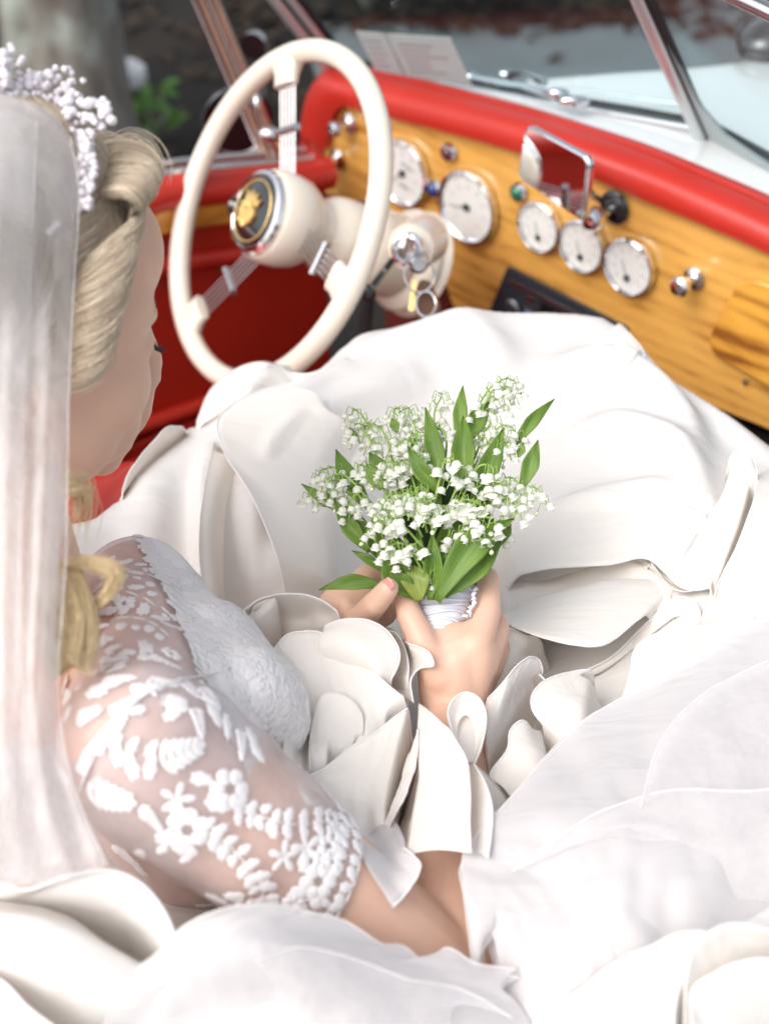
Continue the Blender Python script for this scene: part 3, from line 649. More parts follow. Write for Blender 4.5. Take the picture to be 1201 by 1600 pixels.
wc = [PL(210, 328, DT[0]+dn_*.016, dn_), PL(366, 303, DT[0]+dn_*.016, dn_), PL(368, 347, DT[0]+dn_*.016, dn_), PL(205, 362, DT[0]+dn_*.016, dn_)]
ext = (wc[0]-wc[1])*2.0; wc = [wc[1]+ext, wc[1], wc[2], wc[2]+ext]
o = mk('wood_capping', G().add(*prism(rounded(wc, .008, 4), -dn_*.014)), M['doorwood'], door, smooth=False); bevel(o, .003, 3)
# door pocket and lower rolls
for zz, rr_ in ((.46, .012), (.40, .02)):
    mk('door_pocket', G().add(*tube([dp(t, zz+.02*math.sin(t*3), .012) for t in np.linspace(.15, 1.1, 20)], rr_, 12)), M['doorred'], door)
pk = [dp(.2, .455, .02), dp(1.05, .47, .02), dp(1.05, .31, .02), dp(.22, .31, .02)]
o = mk('door_pocket', G().add(*prism(rounded(pk, .03, 5), -dn_*.018)), M['doorred'], door, smooth=False); bevel(o, .005, 2)
# footwell
o = mk('firewall', G().add(*prism([AF(aL-.02, 1.46, .25), AF(aL-.02, 1.46, .84), AF(aR, 1.46, .84), AF(aR, 1.46, .25)], CF*.02)), M['carpet'], car, smooth=False)
o = mk('floor_pan', G().add(*prism([AF(aL-.3, -.5, .24), AF(aL-.1, 1.48, .24), AF(aR, 1.48, .24), AF(aR, -.5, .24)], UP*.02)), M['carpet'], car, smooth=False)
o = mk('pedal', G().add(*prism([D(545, 520, 1.95), D(590, 520, 1.95), D(590, 560, 1.93), D(545, 560, 1.93)], VF*.01)).add(*tube([D(567, 540, 1.95), D(575, 470, 2.02)], .008, 8)), M['black'], car, smooth=False)
# under-dash dark shelf so nothing shows through
o = mk('parcel_shelf', G().add(*prism([AF(aL+.03, 1.33, .60), AF(aL+.03, 1.45, .60), AF(aR-.02, 1.45, .60), AF(aR-.02, 1.33, .60)], UP*.01)), M['black'], car, smooth=False)
# far (passenger) side panel under the skirt and seats
pp = [AF(aR, -.1, .26), AF(aR, 1.33, .26), AF(aR, 1.33, .70), AF(aR, -.1, .70)]
o = mk('passenger_door', G().add(*prism(pp, CR*.05)), M['white'], car, smooth=False); bevel(o, .01, 3)
pp = [AF(aL-.14, -.30, .26), AF(aR, -.30, .26), AF(aR, -.30, .72), AF(aL-.14, -.30, .72)]
o = mk('tail_panel', G().add(*prism(pp, -CF*.05)), M['white'], car, smooth=False); bevel(o, .01, 3)
seat = mk('seat_cushion', G().add(*box(AF((aL+aR)/2-.05, .52, .42), CR, CF, UP, 1.06, .62, .22)), M['redleather'], car, smooth=False); bevel(seat, .05, 5)
seatb = mk('seat_back', G().add(*box(AF((aL+aR)/2-.05, .10, .56), CR, (CF*.97+UP*.2).normalized(), (UP*.97-CF*.2).normalized(), 1.06, .14, .50)), M['redleather'], car, smooth=False); bevel(seatb, .05, 5)
# padded bolster showing beside her collar
o = mk('seat_bolster', G().add(*tube([H(20, 900, -.02), H(70, 862, -.02), H(120, 822, -.02), H(170, 785, -.03), H(205, 750, -.06)], [.03, .03, .03, .028, .02], 18)), M['redleather'], car)
# ---- paper permits resting against the screen
nnL = (BC-BL).cross(rake).normalized(); nnL = -nnL if nnL.dot(CF) > 0 else nnL
def onscr(px, py): return PL(px, py, BL+nnL*.006, nnL)
for pts, lab, ls in (([(556, 48), (600, 52), (632, 119), (588, 111)], 'small printed permit sheet, the left of two behind the windscreen', 5),
                     ([(603, 52), (703, 58), (737, 132), (636, 121)], 'larger blank-looking white paper card behind the windscreen', 6)):
    q = [onscr(*p) for p in pts]; t = empty('paper_card', sum(q, Vector())/4, lab, 'paper card')
    mk('sheet', G().add(*prism(q, nnL*.0008)), M['paper'], t, smooth=False)
    s = G(); w_ = q[1]-q[0]; h_ = q[3]-q[0]
    for k in range(ls):
        y = .2+.6*k/(ls-1); x1 = random.uniform(.5, .88)
        a = q[0]+w_*.12+h_*y+nnL*.001; b = q[0]+w_*x1+h_*y+nnL*.001
        s.add(*prism([a, b, b+h_*.035, a+h_*.035], nnL*.0002))
    mk('print', s, M['greyink'], t, smooth=False)
# ================================================================ BRIDE: skirt
bride = empty('person', (-.20, .72, .55), 'seated bride in a lace-sleeved ivory gown and long veil, holding flowers', 'person')
skirt_pts = [  # px, py, height over the lap plane
 (190,768,.0),(215,728,.01),(245,698,.01),(290,662,.005),(335,628,.012),(400,582,.03),(470,588,.02),(530,532,.035),(560,508,.045),(620,496,.040),(700,487,.043),(800,497,.038),(880,494,.046),(950,497,.04),(995,545,.035),(1040,598,.03),(1110,640,.02),(1201,692,.015),(1320,760,.0),
 (120,850,.0),(60,950,-.02),(0,1050,-.03),
 (600,600,.03),(760,560,.045),(900,650,.03),(420,740,.0),(700,760,-.03),(1000,760,.02),(1110,800,.03),(1250,850,.03),(470,880,-.025),(560,800,-.03),(620,930,-.075),(850,900,-.035),(800,800,-.01),(700,1080,-.08),(900,1120,-.03),(1100,1150,.03),(1000,1350,.05),(1150,1500,.06),(830,1300,-.02),(700,1500,-.075),(560,1230,-.08),(480,1130,-.08),(420,1300,-.09),(300,1000,-.09),(300,1500,-.03),(100,1500,-.03),(640,1560,-.06),(900,1560,.03),(1300,1250,.06),(1300,1600,.05)]
def tps(P, z, lam=1e-4):
    n = len(P); d = np.linalg.norm(P[:, None]-P[None], axis=2); Kk = np.where(d > 0, d**2*np.log(d+1e-12), 0)+lam*np.eye(n)
    Q = np.hstack([np.ones((n, 1)), P]); A = np.block([[Kk, Q], [Q.T, np.zeros((3, 3))]])
    w = np.linalg.solve(A, np.concatenate([z, np.zeros(3)]))
    def f(X):
        d = np.linalg.norm(X[:, None]-P[None], axis=2); return np.where(d > 0, d**2*np.log(d+1e-12), 0)@w[:n]+np.hstack([np.ones((len(X), 1)), X])@w[n:]
    return f
pw = [H(*p) for p in skirt_pts]
fz = tps(np.array([[p.x, p.y] for p in pw]), np.array([p.z for p in pw]))
edge = [H(*p) for p in skirt_pts[:19]]
poly = [(p.x, p.y) for p in edge]+[(.82, .95), (.62, .40), (.30, .20), (-.30, .16), (-.52, .45), (-.50, .80)]
poly = np.array(poly)
def sdist(X):
    d = np.full(len(X), 1e9); ins = np.zeros(len(X), bool); n = len(poly)
    for i in range(n):
        a = poly[i]; b = poly[(i+1) % n]; ab = b-a; t = np.clip(((X-a)@ab)/(ab@ab), 0, 1); d = np.minimum(d, np.linalg.norm(X-a-t[:, None]*ab, axis=1))
        c = ((a[1] > X[:, 1]) != (b[1] > X[:, 1])); xi = (b[0]-a[0])*(X[:, 1]-a[1])/(b[1]-a[1]+1e-12)+a[0]; ins ^= c & (X[:, 0] < xi)
    return np.where(ins, -d, d)
# fold ridges drawn over the lap: path, width (m), height (m); asymmetry makes one side steep
folds = [([(540,610),(640,580),(760,560),(900,560),(985,590)], .030, .007, .4), ([(520,560),(620,530),(740,520),(860,525)], .022, .003, -.4),
 ([(640,640),(520,670),(440,720),(400,790),(380,880)], .03, .014, .5), ([(330,700),(315,780),(318,880),(330,960)], .018, .010, -.5), ([(250,760),(230,840),(200,900)], .03, .010, .3),
 ([(860,640),(930,630),(1000,650),(1060,700),(1080,770)], .035, .016, .5), ([(880,730),(960,710),(1050,760),(1100,840)], .03, .010, .5), ([(840,830),(900,800),(1000,800),(1060,830)], .022, .008, .4),
 ([(960,560),(1030,620),(1110,670),(1201,740)], .03, .010, -.4), ([(420,860),(480,820),(540,770),(580,720)], .028, .012, .4), ([(430,680),(500,640),(560,620)], .02, .008, -.3),
 ([(700,560),(760,600),(790,650)], .03, .006, .2), ([(1150,640),(1201,665),(1260,690)], .02, .006, .2), ([(480,590),(450,620),(400,650),(350,690)], .016, .010, .5)]
x0, x1, y0, y1 = -.62, .95, .08, 1.75; st = .0045
xs = np.arange(x0, x1, st); ys = np.arange(y0, y1, st); XX, YY = np.meshgrid(xs, ys); X = np.stack([XX.ravel(), YY.ravel()], 1)
Zz = np.concatenate([fz(c) for c in np.array_split(X, 20)])
Zz = np.clip(Zz, .60, .90)
for path, w, hgt, asy in folds:
    q = crom([H(px, py, 0) for px, py in path], 50)[:, :2]; tg = np.gradient(q, axis=0); tg /= np.linalg.norm(tg, axis=1, keepdims=True)
    dd_ = np.linalg.norm(X[:, None]-q[None], axis=2); i = dd_.argmin(1); dv = X-q[i]; sd_ = tg[i, 0]*dv[:, 1]-tg[i, 1]*dv[:, 0]
    al = np.abs((dv*tg[i]).sum(1)); s = sd_/w; s = np.where(s*asy > 0, s*(1+abs(asy)*1.6), s*(1-.2*abs(asy)))
    tap = np.sin(np.pi*np.clip((i+3)/55, 0, 1))**.7
    Zz += 2.2*hgt*np.exp(-s**2)*tap*np.exp(-(al/(w*.6))**2)
nz = np.array([noise.fractal(Vector((x*5+y*2, y*9-x*3, .3)), 1, 2, 2) for x, y in X]); Zz += nz*.0045
sdv = sdist(X); out = np.clip(sdv, 0, None); inn = np.clip(.035+sdv, 0, .035)/.035
Zz -= .012*inn**2*(sdv <= 0)+(.012+.0)*(sdv > 0)+out*1.5+out**2*42
keep = sdv < .105
ZG = Zz.reshape(len(ys), len(xs))
def zact(P):
    i = np.clip(((P[:, 0]-x0)/st), 0, len(xs)-1.001); j = np.clip(((P[:, 1]-y0)/st), 0, len(ys)-1.001); a = i.astype(int); b = j.astype(int); u = i-a; v = j-b
    return ZG[b, a]*(1-u)*(1-v)+ZG[b, a+1]*u*(1-v)+ZG[b+1, a]*(1-u)*v+ZG[b+1, a+1]*u*v
idx = -np.ones(len(X), int); idx[keep] = np.arange(keep.sum()); nx = len(xs); g = G(); g.v = [Vector((X[i, 0], X[i, 1], max(.33, Zz[i]))) for i in np.nonzero(keep)[0]]
for j in range(len(ys)-1):
    for i in range(nx-1):
        q = [idx[j*nx+i], idx[j*nx+i+1], idx[(j+1)*nx+i+1], idx[(j+1)*nx+i]]
        if min(q) >= 0: g.f.append([int(k) for k in q])
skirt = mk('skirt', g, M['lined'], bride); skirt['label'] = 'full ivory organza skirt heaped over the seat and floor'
def fskirt(x, y): return float(fz(np.array([[x, y]]))[0])

def pushfront(A, bvh, gap, wt=None, it=6):
    """lift a cloth grid clear of the body it lies on"""
    nv, nu = A.shape[:2]; c = Vector((0, 0, CAMZ)); P = np.zeros((nv, nu)); Dn = np.zeros((nv, nu)); 
    for j in range(nv):
        for i in range(nu):
            d = Vector(A[j, i])-c; l = d.length; h = bvh.ray_cast(c, d/l); Dn[j, i] = l
            if h[0] is not None and h[3]-gap < l: P[j, i] = min(.12, l-(h[3]-gap))
    if wt is not None: P *= wt
    B = P.copy()
    for _ in range(it):
        C = np.pad(B, 1, mode='edge'); C = (C[:-2, 1:-1]+C[2:, 1:-1]+C[1:-1, :-2]+C[1:-1, 2:]+C[1:-1, 1:-1])/5; B = np.maximum(C, P)
    for _ in range(2):
        C = np.pad(B, 1, mode='edge'); B = (C[:-2, 1:-1]+C[2:, 1:-1]+C[1:-1, :-2]+C[1:-1, 2:]+C[1:-1, 1:-1])/5
    f = (Dn-B)/Dn; cc = np.array(tuple(c)); A[:] = cc+(A-cc)*f[:, :, None]
# ================================================================ BRIDE: body
def remesh(prims, voxel, smooth=5, factor=.5):
    m, c = prims.mesh('tmp', None, False, False); o = bpy.data.objects.new('tmp', m); scene.collection.objects.link(o)
    r = o.modifiers.new('r', 'REMESH'); r.mode = 'VOXEL'; r.voxel_size = voxel; r.adaptivity = 0
    s = o.modifiers.new('s', 'SMOOTH'); s.iterations = smooth; s.factor = factor
    dg = bpy.context.evaluated_depsgraph_get(); e = o.evaluated_get(dg); m2 = bpy.data.meshes.new_from_object(e)
    bpy.data.objects.remove(o); bpy.data.meshes.remove(m); return m2
def arrays(m):
    v = np.empty(len(m.vertices)*3); m.vertices.foreach_get('co', v); v = v.reshape(-1, 3)
    f = [list(p.vertices) for p in m.polygons]; return v, f
# head frame in camera axes (right, up, away)
def cv(r, u, a): return VR*r+VU*u+VF*a
hf = cv(.75, .10, .65).normalized(); hu0 = cv(.22, .90, -.36); hs_ = hf.cross(hu0).normalized(); hu = hs_.cross(hf).normalized()
HO = D(16, 482, .985); HS = 1.08
def HP(f, s, u): return HO+(hf*f+hs_*s+hu*u)*HS          # forward, her right, up
head = G()
def he(f, s, u, rf, rs_, ru): head.add(*ellipsoid(HP(f, s, u), hf, hs_, hu, rf*HS, rs_*HS, ru*HS))
he(-.012, 0, .035, .094, .076, .082); he(.030, 0, -.025, .064, .064, .090); he(.040, 0, -.075, .048, .046, .044); he(.044, 0, .040, .056, .056, .052)
he(.080, 0, -.108, .017, .020, .016)
for s in (1, -1):
    he(.050, s*.036, -.040, .037, .031, .038); he(.030, s*.043, -.068, .036, .023, .042); he(.060, s*.022, -.070, .034, .026, .036); he(.042, s*.040, .012, .036, .024, .036)
    head.add(*capsule(HP(.089, s*.012, .010), HP(.074, s*.044, .010), .009, .009))
    he(.0775, s*.031, -.012, .013, .015, .0115)
    he(-.004, s*.072, -.020, .018, .007, .030)
    he(.108, s*.011, -.048, .009, .007, .007)
head.add(*capsule(HP(.090, 0, .002), HP(.112, 0, -.040), .0085, .0105)); he(.104, 0, -.062, .008, .022, .012)
he(.104, 0, -.0735, .010, .022, .0058); he(.101, 0, -.0835, .011, .019, .0065); he(.092, 0, -.096, .012, .02, .010)
hm = remesh(head, .003, 16, .6); hv_, hf_ = arrays(hm); body = G(); body.add([Vector(p) for p in hv_], hf_)
# shoulders and arms
SR, ER, WR = D(224, 1168, .905), D(697, 1528, .970), D(706, 1092, 1.130)
SL, EL, WL = D(208, 960, 1.13), D(400, 1060, 1.25), D(512, 1000, 1.185)
NB = (SR+SL)/2+Vector((-.075, -.02, .03)); NT = HP(-.025, 0, -.07)
body.add(*capsule(NT, NB, .052, .060))
CH = (SR+SL)/2+Vector((.015, -.0, -.06))
vx = (SR-SL).normalized(); vz = (NB-(CH+Vector((-.02, .02, -.2)))).normalized(); vy = vz.cross(vx).normalized()
if vy.dot(CF) < 0: vy = -vy
def torso(g, d=0.):
    g.add(*ellipsoid((SR+SL)/2-vz*.045, vx, vy, vz, .150+d, .075+d, .085+d)); g.add(*ellipsoid((SR+SL)/2-vz*.15, vx, vy, vz, .125+d, .085+d, .13+d))
    g.add(*ellipsoid((SR+SL)/2-vz*.28, vx, vy, vz, .115+d, .08+d, .12+d))
    g.add(*ellipsoid(D(384, 1112, 1.050), vx, vy, vz, .056+d, .044+d, .068+d)); g.add(*ellipsoid(D(330, 1040, 1.10), vx, vy, vz, .056+d, .044+d, .070+d)); g.add(*ellipsoid(D(348, 1085, 1.075), vx, vy, vz, .085+d, .048+d, .070+d))
    g.add(*capsule(SR, SR.lerp(SL, .35)+vz*.012, .047+d, .045+d)); g.add(*capsule(SL, SR.lerp(SL, .65)+vz*.012, .047+d, .045+d))
    g.add(*capsule(D(262, 1010, 1.10), D(215, 930, 1.13), .05+d, .045+d))
torso(body)
def arm(g, S, E_, W_, d=0., lower=True):
    g.add(*capsule(S, S.lerp(E_, .4), .052+d, .045+d)); g.add(*capsule(S.lerp(E_, .35), E_, .0455+d, .035+d))
    if lower: g.add(*capsule(E_, E_.lerp(W_, .3), .036+d, .038+d)); g.add(*capsule(E_.lerp(W_, .25), W_, .037+d, .0235+d))
arm(body, SR, ER, WR); arm(body, SL, EL, WL)
# hips and legs under the gown
HC_ = (SR+SL)/2-vz*.40+CF*.02; HC_.z = .62
body.add(*ellipsoid(HC_, vx, vy, vz, .17, .12, .13))
for s in (1, -1):
    hp = HC_+vx*s*.09+Vector((0, 0, -.03)); kn = hp+CF*.40+vx*s*.03+UP*.02; an = kn+CF*.18-UP*.30
    body.add(*capsule(hp, kn, .075, .055)); body.add(*capsule(kn, an, .052, .036)); body.add(*capsule(an, an+CF*.16-UP*.02, .035, .025))
    for p in (kn, an): pass
# right hand (wrist below, back of the hand to the lens, thumb on the left)
def chain(pts, rr, g=None):
    g = g or body
    for i in range(len(pts)-1): g.add(*capsule(pts[i], pts[i+1], rr[i], rr[i+1], 14))
hr = cv(1, 0, .0); 
body.add(*capsule(D(688, 1088, 1.12), D(676, 1030, 1.112), .0175, .013)); body.add(*capsule(D(712, 1092, 1.118), D(714, 1035, 1.112), .021, .017)); body.add(*capsule(D(714, 1035, 1.112), D(738, 1008, 1.112), .017, .014))
body.add(*capsule(D(732, 1088, 1.122), D(745, 1025, 1.112), .0185, .0155)); body.add(*capsule(D(730, 1085, 1.13), D(752, 1040, 1.13), .018, .016))
body.add(*ellipsoid(D(716, 1030, 1.114), VR, VU, VF, .033, .030, .014))
body.add(*capsule(D(690, 1020, 1.108), D(740, 1000, 1.110), .010, .012))
chain([D(742, 1010, 1.110), D(760, 955, 1.124), D(763, 905, 1.146), D(748, 893, 1.158)], [.0145, .0118, .0098, .0082])       # index
chain([D(758, 1025, 1.122), D(777, 985, 1.142), D(762, 950, 1.168), D(730, 950, 1.178)], [.0135, .0108, .0095, .0080])
chain([D(760, 1045, 1.132), D(778, 1012, 1.156), D(755, 985, 1.180), D(722, 980, 1.186)], [.0130, .0105, .0092, .0078])
chain([D(755, 1065, 1.140), D(768, 1040, 1.162), D(748, 1015, 1.182), D(722, 1005, 1.186)], [.012, .0095, .0082, .0072])
chain([D(690, 1058, 1.112), D(661, 1005, 1.106), D(640, 962, 1.112), D(629, 922, 1.122)], [.0165, .0122, .0108, .0086])      # thumb
# left hand behind the stems, thumb over the leaves
chain([WL, D(530, 968, 1.168)], [.024, .019]); body.add(*ellipsoid(D(542, 952, 1.165), cv(.8, .6, 0), cv(-.6, .8, 0), VF, .030, .024, .014))
chain([D(545, 985, 1.155), D(566, 966, 1.142), D(588, 941, 1.108), D(607, 919, 1.092)], [.0145, .0118, .0102, .0084])
chain([D(540, 945, 1.160), D(556, 915, 1.172), D(580, 893, 1.182), D(612, 884, 1.186)], [.0125, .0108, .0095, .0080])
chain([D(548, 960, 1.168), D(570, 935, 1.180), D(602, 918, 1.188), D(632, 912, 1.190)], [.0125, .0105, .0092, .0080])
chain([D(552, 975, 1.172), D(578, 955, 1.185), D(608, 940, 1.190), D(636, 935, 1.190)], [.012, .0100, .0088, .0078])
chain([D(556, 990, 1.172), D(580, 975, 1.185), D(606, 962, 1.190)], [.011, .0090, .0078])
bm_ = remesh(body, .0026, 5)
bm_.materials.clear(); bm_.materials.append(M['skin']); bm_.shade_smooth(); bm_.name = 'body'
bo = bpy.data.objects.new('body', bm_); scene.collection.objects.link(bo); bo.parent = bride; bo.location = -WP['person']; WP['body'] = Vector()
bv, bf = arrays(bm_)
bodybvh = BVHTree.FromPolygons([tuple(p) for p in bv], bf)
def rayhit(bvh, px, py):
    h = bvh.ray_cast(Vector((0, 0, CAMZ)), ray(px, py).normalized()); return (h[0], h[1]) if h[0] else (None, None)
# nail
def nail(c, n, d, w, l):
    s = d.cross(n).normalized(); A = []
    for j in range(6):
        y = (j/5-.5)*l; row = []
        for i in range(7):
            x = (i/6-.5)*w*(1-.25*(j/5)**3)*(1 if j else .85); row.append(tuple(c+d*y+s*x+n*(.0012-(x*x)*70)))
        A.append(row)
    o = mk('fingernail', G().add(*gridmesh(np.array(A))), M['nail'], bo); solid(o, .0006)
h, n_ = rayhit(bodybvh, 606, 914)
if h: nail(h, n_, (D(607, 919, 1.092)-D(588, 941, 1.108)).normalized(), .0105, .0125)
# lashes and brow (her right eye)
g = G()
for k in range(16):
    q = -1+2*k/15; r0 = HP(.0885-.004*q*q, .031+q*.012, -.0145); g.add(*tube([r0, r0+hf*.005-hu*.002+hs_*q*.002, r0+hf*.0085-hu*.0005+hs_*q*.004], [.0005, .0004, .0001], 4))
mk('eyelash', g, M['black'], bo, sharp=None)['kind'] = 'stuff'
g = G()
for k in range(40):
    q = k/39; h_ = HP(.087-.012*q*q, .014+q*.032, .012+.004*math.sin(q*3)); g.add(*tube([h_, h_+hs_*.006+hu*random.uniform(0, .003)], [.0006, .0002], 4))
mk('eyebrow', g, pmat('brow', (.22, .13, .06), .6), bo, sharp=None)['kind'] = 'stuff'

# ---------------------------------------------------------------- gown top: net bodice and sleeve, lace
up = G(); torso(up, .0035); up.add(*capsule(SR, SR.lerp(ER, .12), .0560, .0540)); up.add(*capsule(SL, SL.lerp(EL, .12), .0560, .0540))
tm = remesh(up, .004, 12); tv, tf = arrays(tm)
# neckline: the solid bust lies to the front of this plane
c1, c2 = D(240, 905, 1.1), D(372, 1190, 1.0); cn = (c2-c1).cross(D(300, 1050, 1.0)-Vector((0, 0, CAMZ))).normalized()
if cn.dot(VR) < 0: cn = -cn
def sub(v, f, keep, name, mat, par):
    k = [i for i, q in enumerate(f) if keep(v[q].mean(0))]; used = sorted({j for i in k for j in f[i]}); mp = {j: i for i, j in enumerate(used)}
    g = G(); g.v = [Vector(v[j]) for j in used]; g.f = [[mp[j] for j in f[i]] for i in k]; return mk(name, g, M[mat] if isinstance(mat, str) else mat, par, sharp=None)
ax_ = (ER-SR).normalized()
waist = (SR+SL)/2-vz*.34
bod = sub(tv, tf, lambda p: (Vector(p)-c1).dot(cn) > 0 and (Vector(p)-waist).dot(vz) > 0, 'bodice', 'bodice', bride); bod['label'] = 'strapless white lace covered bodice'
nb_ = NB+vz*.01
yoke = sub(tv, tf, lambda p: (Vector(p)-c1).dot(cn) <= 0.004 and (Vector(p)-waist).dot(vz) > 0 and (Vector(p)-nb_).length > .072, 'net_yoke', 'mesh', bride); yoke['label'] = 'sheer net yoke over the shoulders'
sv_ = G()
# sleeve: a slightly full tube of net round the upper arm
LS = (ER-SR).length; A = []
sa, sb = frame(ax_)
NSL, NSA = 46, 64
for j in range(NSL):
    q = j/(NSL-1); t = -.035+q*(.545*LS+.035); r_ = .059-.0135*q+.003*math.sin(q*3.1)
    if t < .02: r_ *= math.sqrt(max(.15, 1-((.02-t)/.075)**2))
    row = []
    for i in range(NSA):
        th = 2*math.pi*i/NSA; w_ = 1+.022*noise.noise(Vector((math.cos(th)*2, math.sin(th)*2, q*7)))+.012*math.sin(q*26+3*math.sin(th))*(q > .05)
        row.append(tuple(SR+ax_*(t+.012*math.cos(th-2)*q)+(sa*math.cos(th)+sb*math.sin(th))*r_*w_))
    A.append(row)
A = np.array(A); slv, slf = gridmesh(A, closed=True)
sleeve = mk('lace_sleeve', G().add(slv, slf), M['mesh'], bride, sharp=None); sleeve['label'] = 'sheer net half sleeve with corded lace flowers'
mk('sleeve_hem', G().add(*tube([Vector(p) for p in A[-1]], .0007, 8, closed=True)), M['lace'], sleeve, sharp=None)
# the armhole seam
arm_bvh = BVHTree.FromPolygons([tuple(p) for p in slv], slf)
tor_bvh = BVHTree.FromPolygons([tuple(p) for p in tv], tf)
allv = [tuple(p) for p in slv]+[tuple(p) for p in tv]; allf = slf+[[k+len(slv) for k in q] for q in tf]
top_bvh = BVHTree.FromPolygons(allv, allf)
seam = []
for px, py in ((358, 1045), (330, 1055), (290, 1062), (255, 1072), (220, 1092), (190, 1120), (165, 1150), (145, 1190), (130, 1225), (122, 1262), (120, 1300)):
    h, n_ = rayhit(top_bvh, px, py)
    if h: seam.append(h+n_*.001)
mk('seam', G().add(*tube([Vector(p) for p in crom(seam, 60)], .0009, 6)), M['lace'], sleeve, sharp=None)

# motifs: outlines in a tangent plane, wrapped on the cloth
def m_leaf(l, w, n=7):
    """a stitched leaf: lobed margin, raised"""
    P = [(0, 0, .9)]; m = 22
    for i in range(m):
        t = 2*math.pi*i/m; x = math.cos(t)*l/2; y = math.sin(t)*w/2*(1-.25*math.cos(t)); k = 1+.13*math.cos(t*7)
        P.append((x*k, y*k, .15))
    for i in range(m):
        a = P[1+i]; P.append((a[0]*.72, a[1]*.72, 1.))
    F_ = [];
    for i in range(m): j = (i+1) % m; F_ += [[1+i, 1+j, 1+m+j, 1+m+i], [1+m+i, 1+m+j, 0]]
    return P, F_
def m_petal(cx, cy, ang, l, w):
    P = []; m = 10; c, s = math.cos(ang), math.sin(ang); x0, y0 = cx+c*l*.5, cy+s*l*.5; P.append((x0, y0, .75))
    for i in range(m):
        t = 2*math.pi*i/m; x = math.cos(t)*l/2; y = math.sin(t)*w/2*(1+.25*math.cos(t)); P.append((x0+c*x-s*y, y0+s*x+c*y, .15))
    for i in range(m):
        a = P[1+i]; P.append((x0+(a[0]-x0)*.7, y0+(a[1]-y0)*.7, 1.))
    F_ = []
    for i in range(m): j = (i+1) % m; F_ += [[1+i, 1+j, 1+m+j, 1+m+i], [1+m+i, 1+m+j, 0]]
    return P, F_
def merge(L_):
    P = []; F_ = []
    for p, f in L_: b = len(P); P += p; F_ += [[i+b for i in q] for q in f]
    return P, F_
def m_flower(r, n=6): return merge([m_petal(math.cos(2*math.pi*i/n)*r*.22, math.sin(2*math.pi*i/n)*r*.22, 2*math.pi*i/n, r*.8, r*.72) for i in range(n)])
def m_star(r, n=5): return merge([m_petal(0, 0, 2*math.pi*i/n, r, r*.42) for i in range(n)])
def m_sprig(l, k=4, s=1.):
    L_ = []
    for i in range(k):
        x = -l/2+l*(i+.5)/k
        for sg in (1, -1): L_.append(m_petal(x, 0, sg*1.05, l*.9/k*1.25*s, l/k*.72*s))
    L_.append(m_petal(-l/2, 0, 0, l, l*.05)); return merge(L_)
MOT = 0
def motif(bvh, hit, nrm, ang, shape, par, th=.0014, up=None):
    global MOT
    e1 = (VR-nrm*VR.dot(nrm)).normalized(); e2 = nrm.cross(e1)
    d1 = e1*math.cos(ang)+e2*math.sin(ang); d2 = nrm.cross(d1); P, F_ = shape; vv = []
    for x, y, hgt in P:
        p = hit+d1*x+d2*y; c, n2, _, dist = bvh.find_nearest(p)
        if c is None or dist > .03: c, n2 = p, nrm
        if n2.dot(nrm) < 0: n2 = -n2
        vv.append(c+n2*(th*hgt+.0003))
    o = mk('lace_motif', G().add(vv, F_), M['lace'], par, sharp=None); MOT += 1; return o
def zq(x, y): return x/2.184, 860+y/2.184
def put(x, y, ang, shape, th=.0007):
    px, py = zq(x, y); h, n_ = rayhit(top_bvh, px, py)
    if h is None: return
    if n_.dot(Vector((0, 0, CAMZ))-h) < 0: n_ = -n_
    c, nn, i, _ = top_bvh.find_nearest(h); par = sleeve if i is not None and i < len(slf) else (bod if (h-c1).dot(cn) > 0 else yoke)
    motif(top_bvh, h, n_, R(ang), shape, par, th)
s_ = .00093*.455*.92/.42*.5   # zoomed pixels to metres
s_ = .45e-3*.92/2.184
L = lambda l, w: m_leaf(l*s_, w*s_) if l < 105 else merge([m_petal((-.42+.16*i)*l*s_, 0, sg*(.95-.08*i), l*s_*(.40-.035*i)*(w/l*1.7), l*s_*.17) for i in range(5) for sg in (1, -1)]+[m_petal(.18*l*s_, 0, 0, l*s_*.36, l*s_*.18), m_petal(-.5*l*s_, 0, 0, l*s_, l*s_*.05)]); Fl = lambda d: m_flower(d/2*s_); St = lambda d: m_star(d/2*s_*1.1); Sp = lambda l, k=4: m_sprig(l*s_, k)
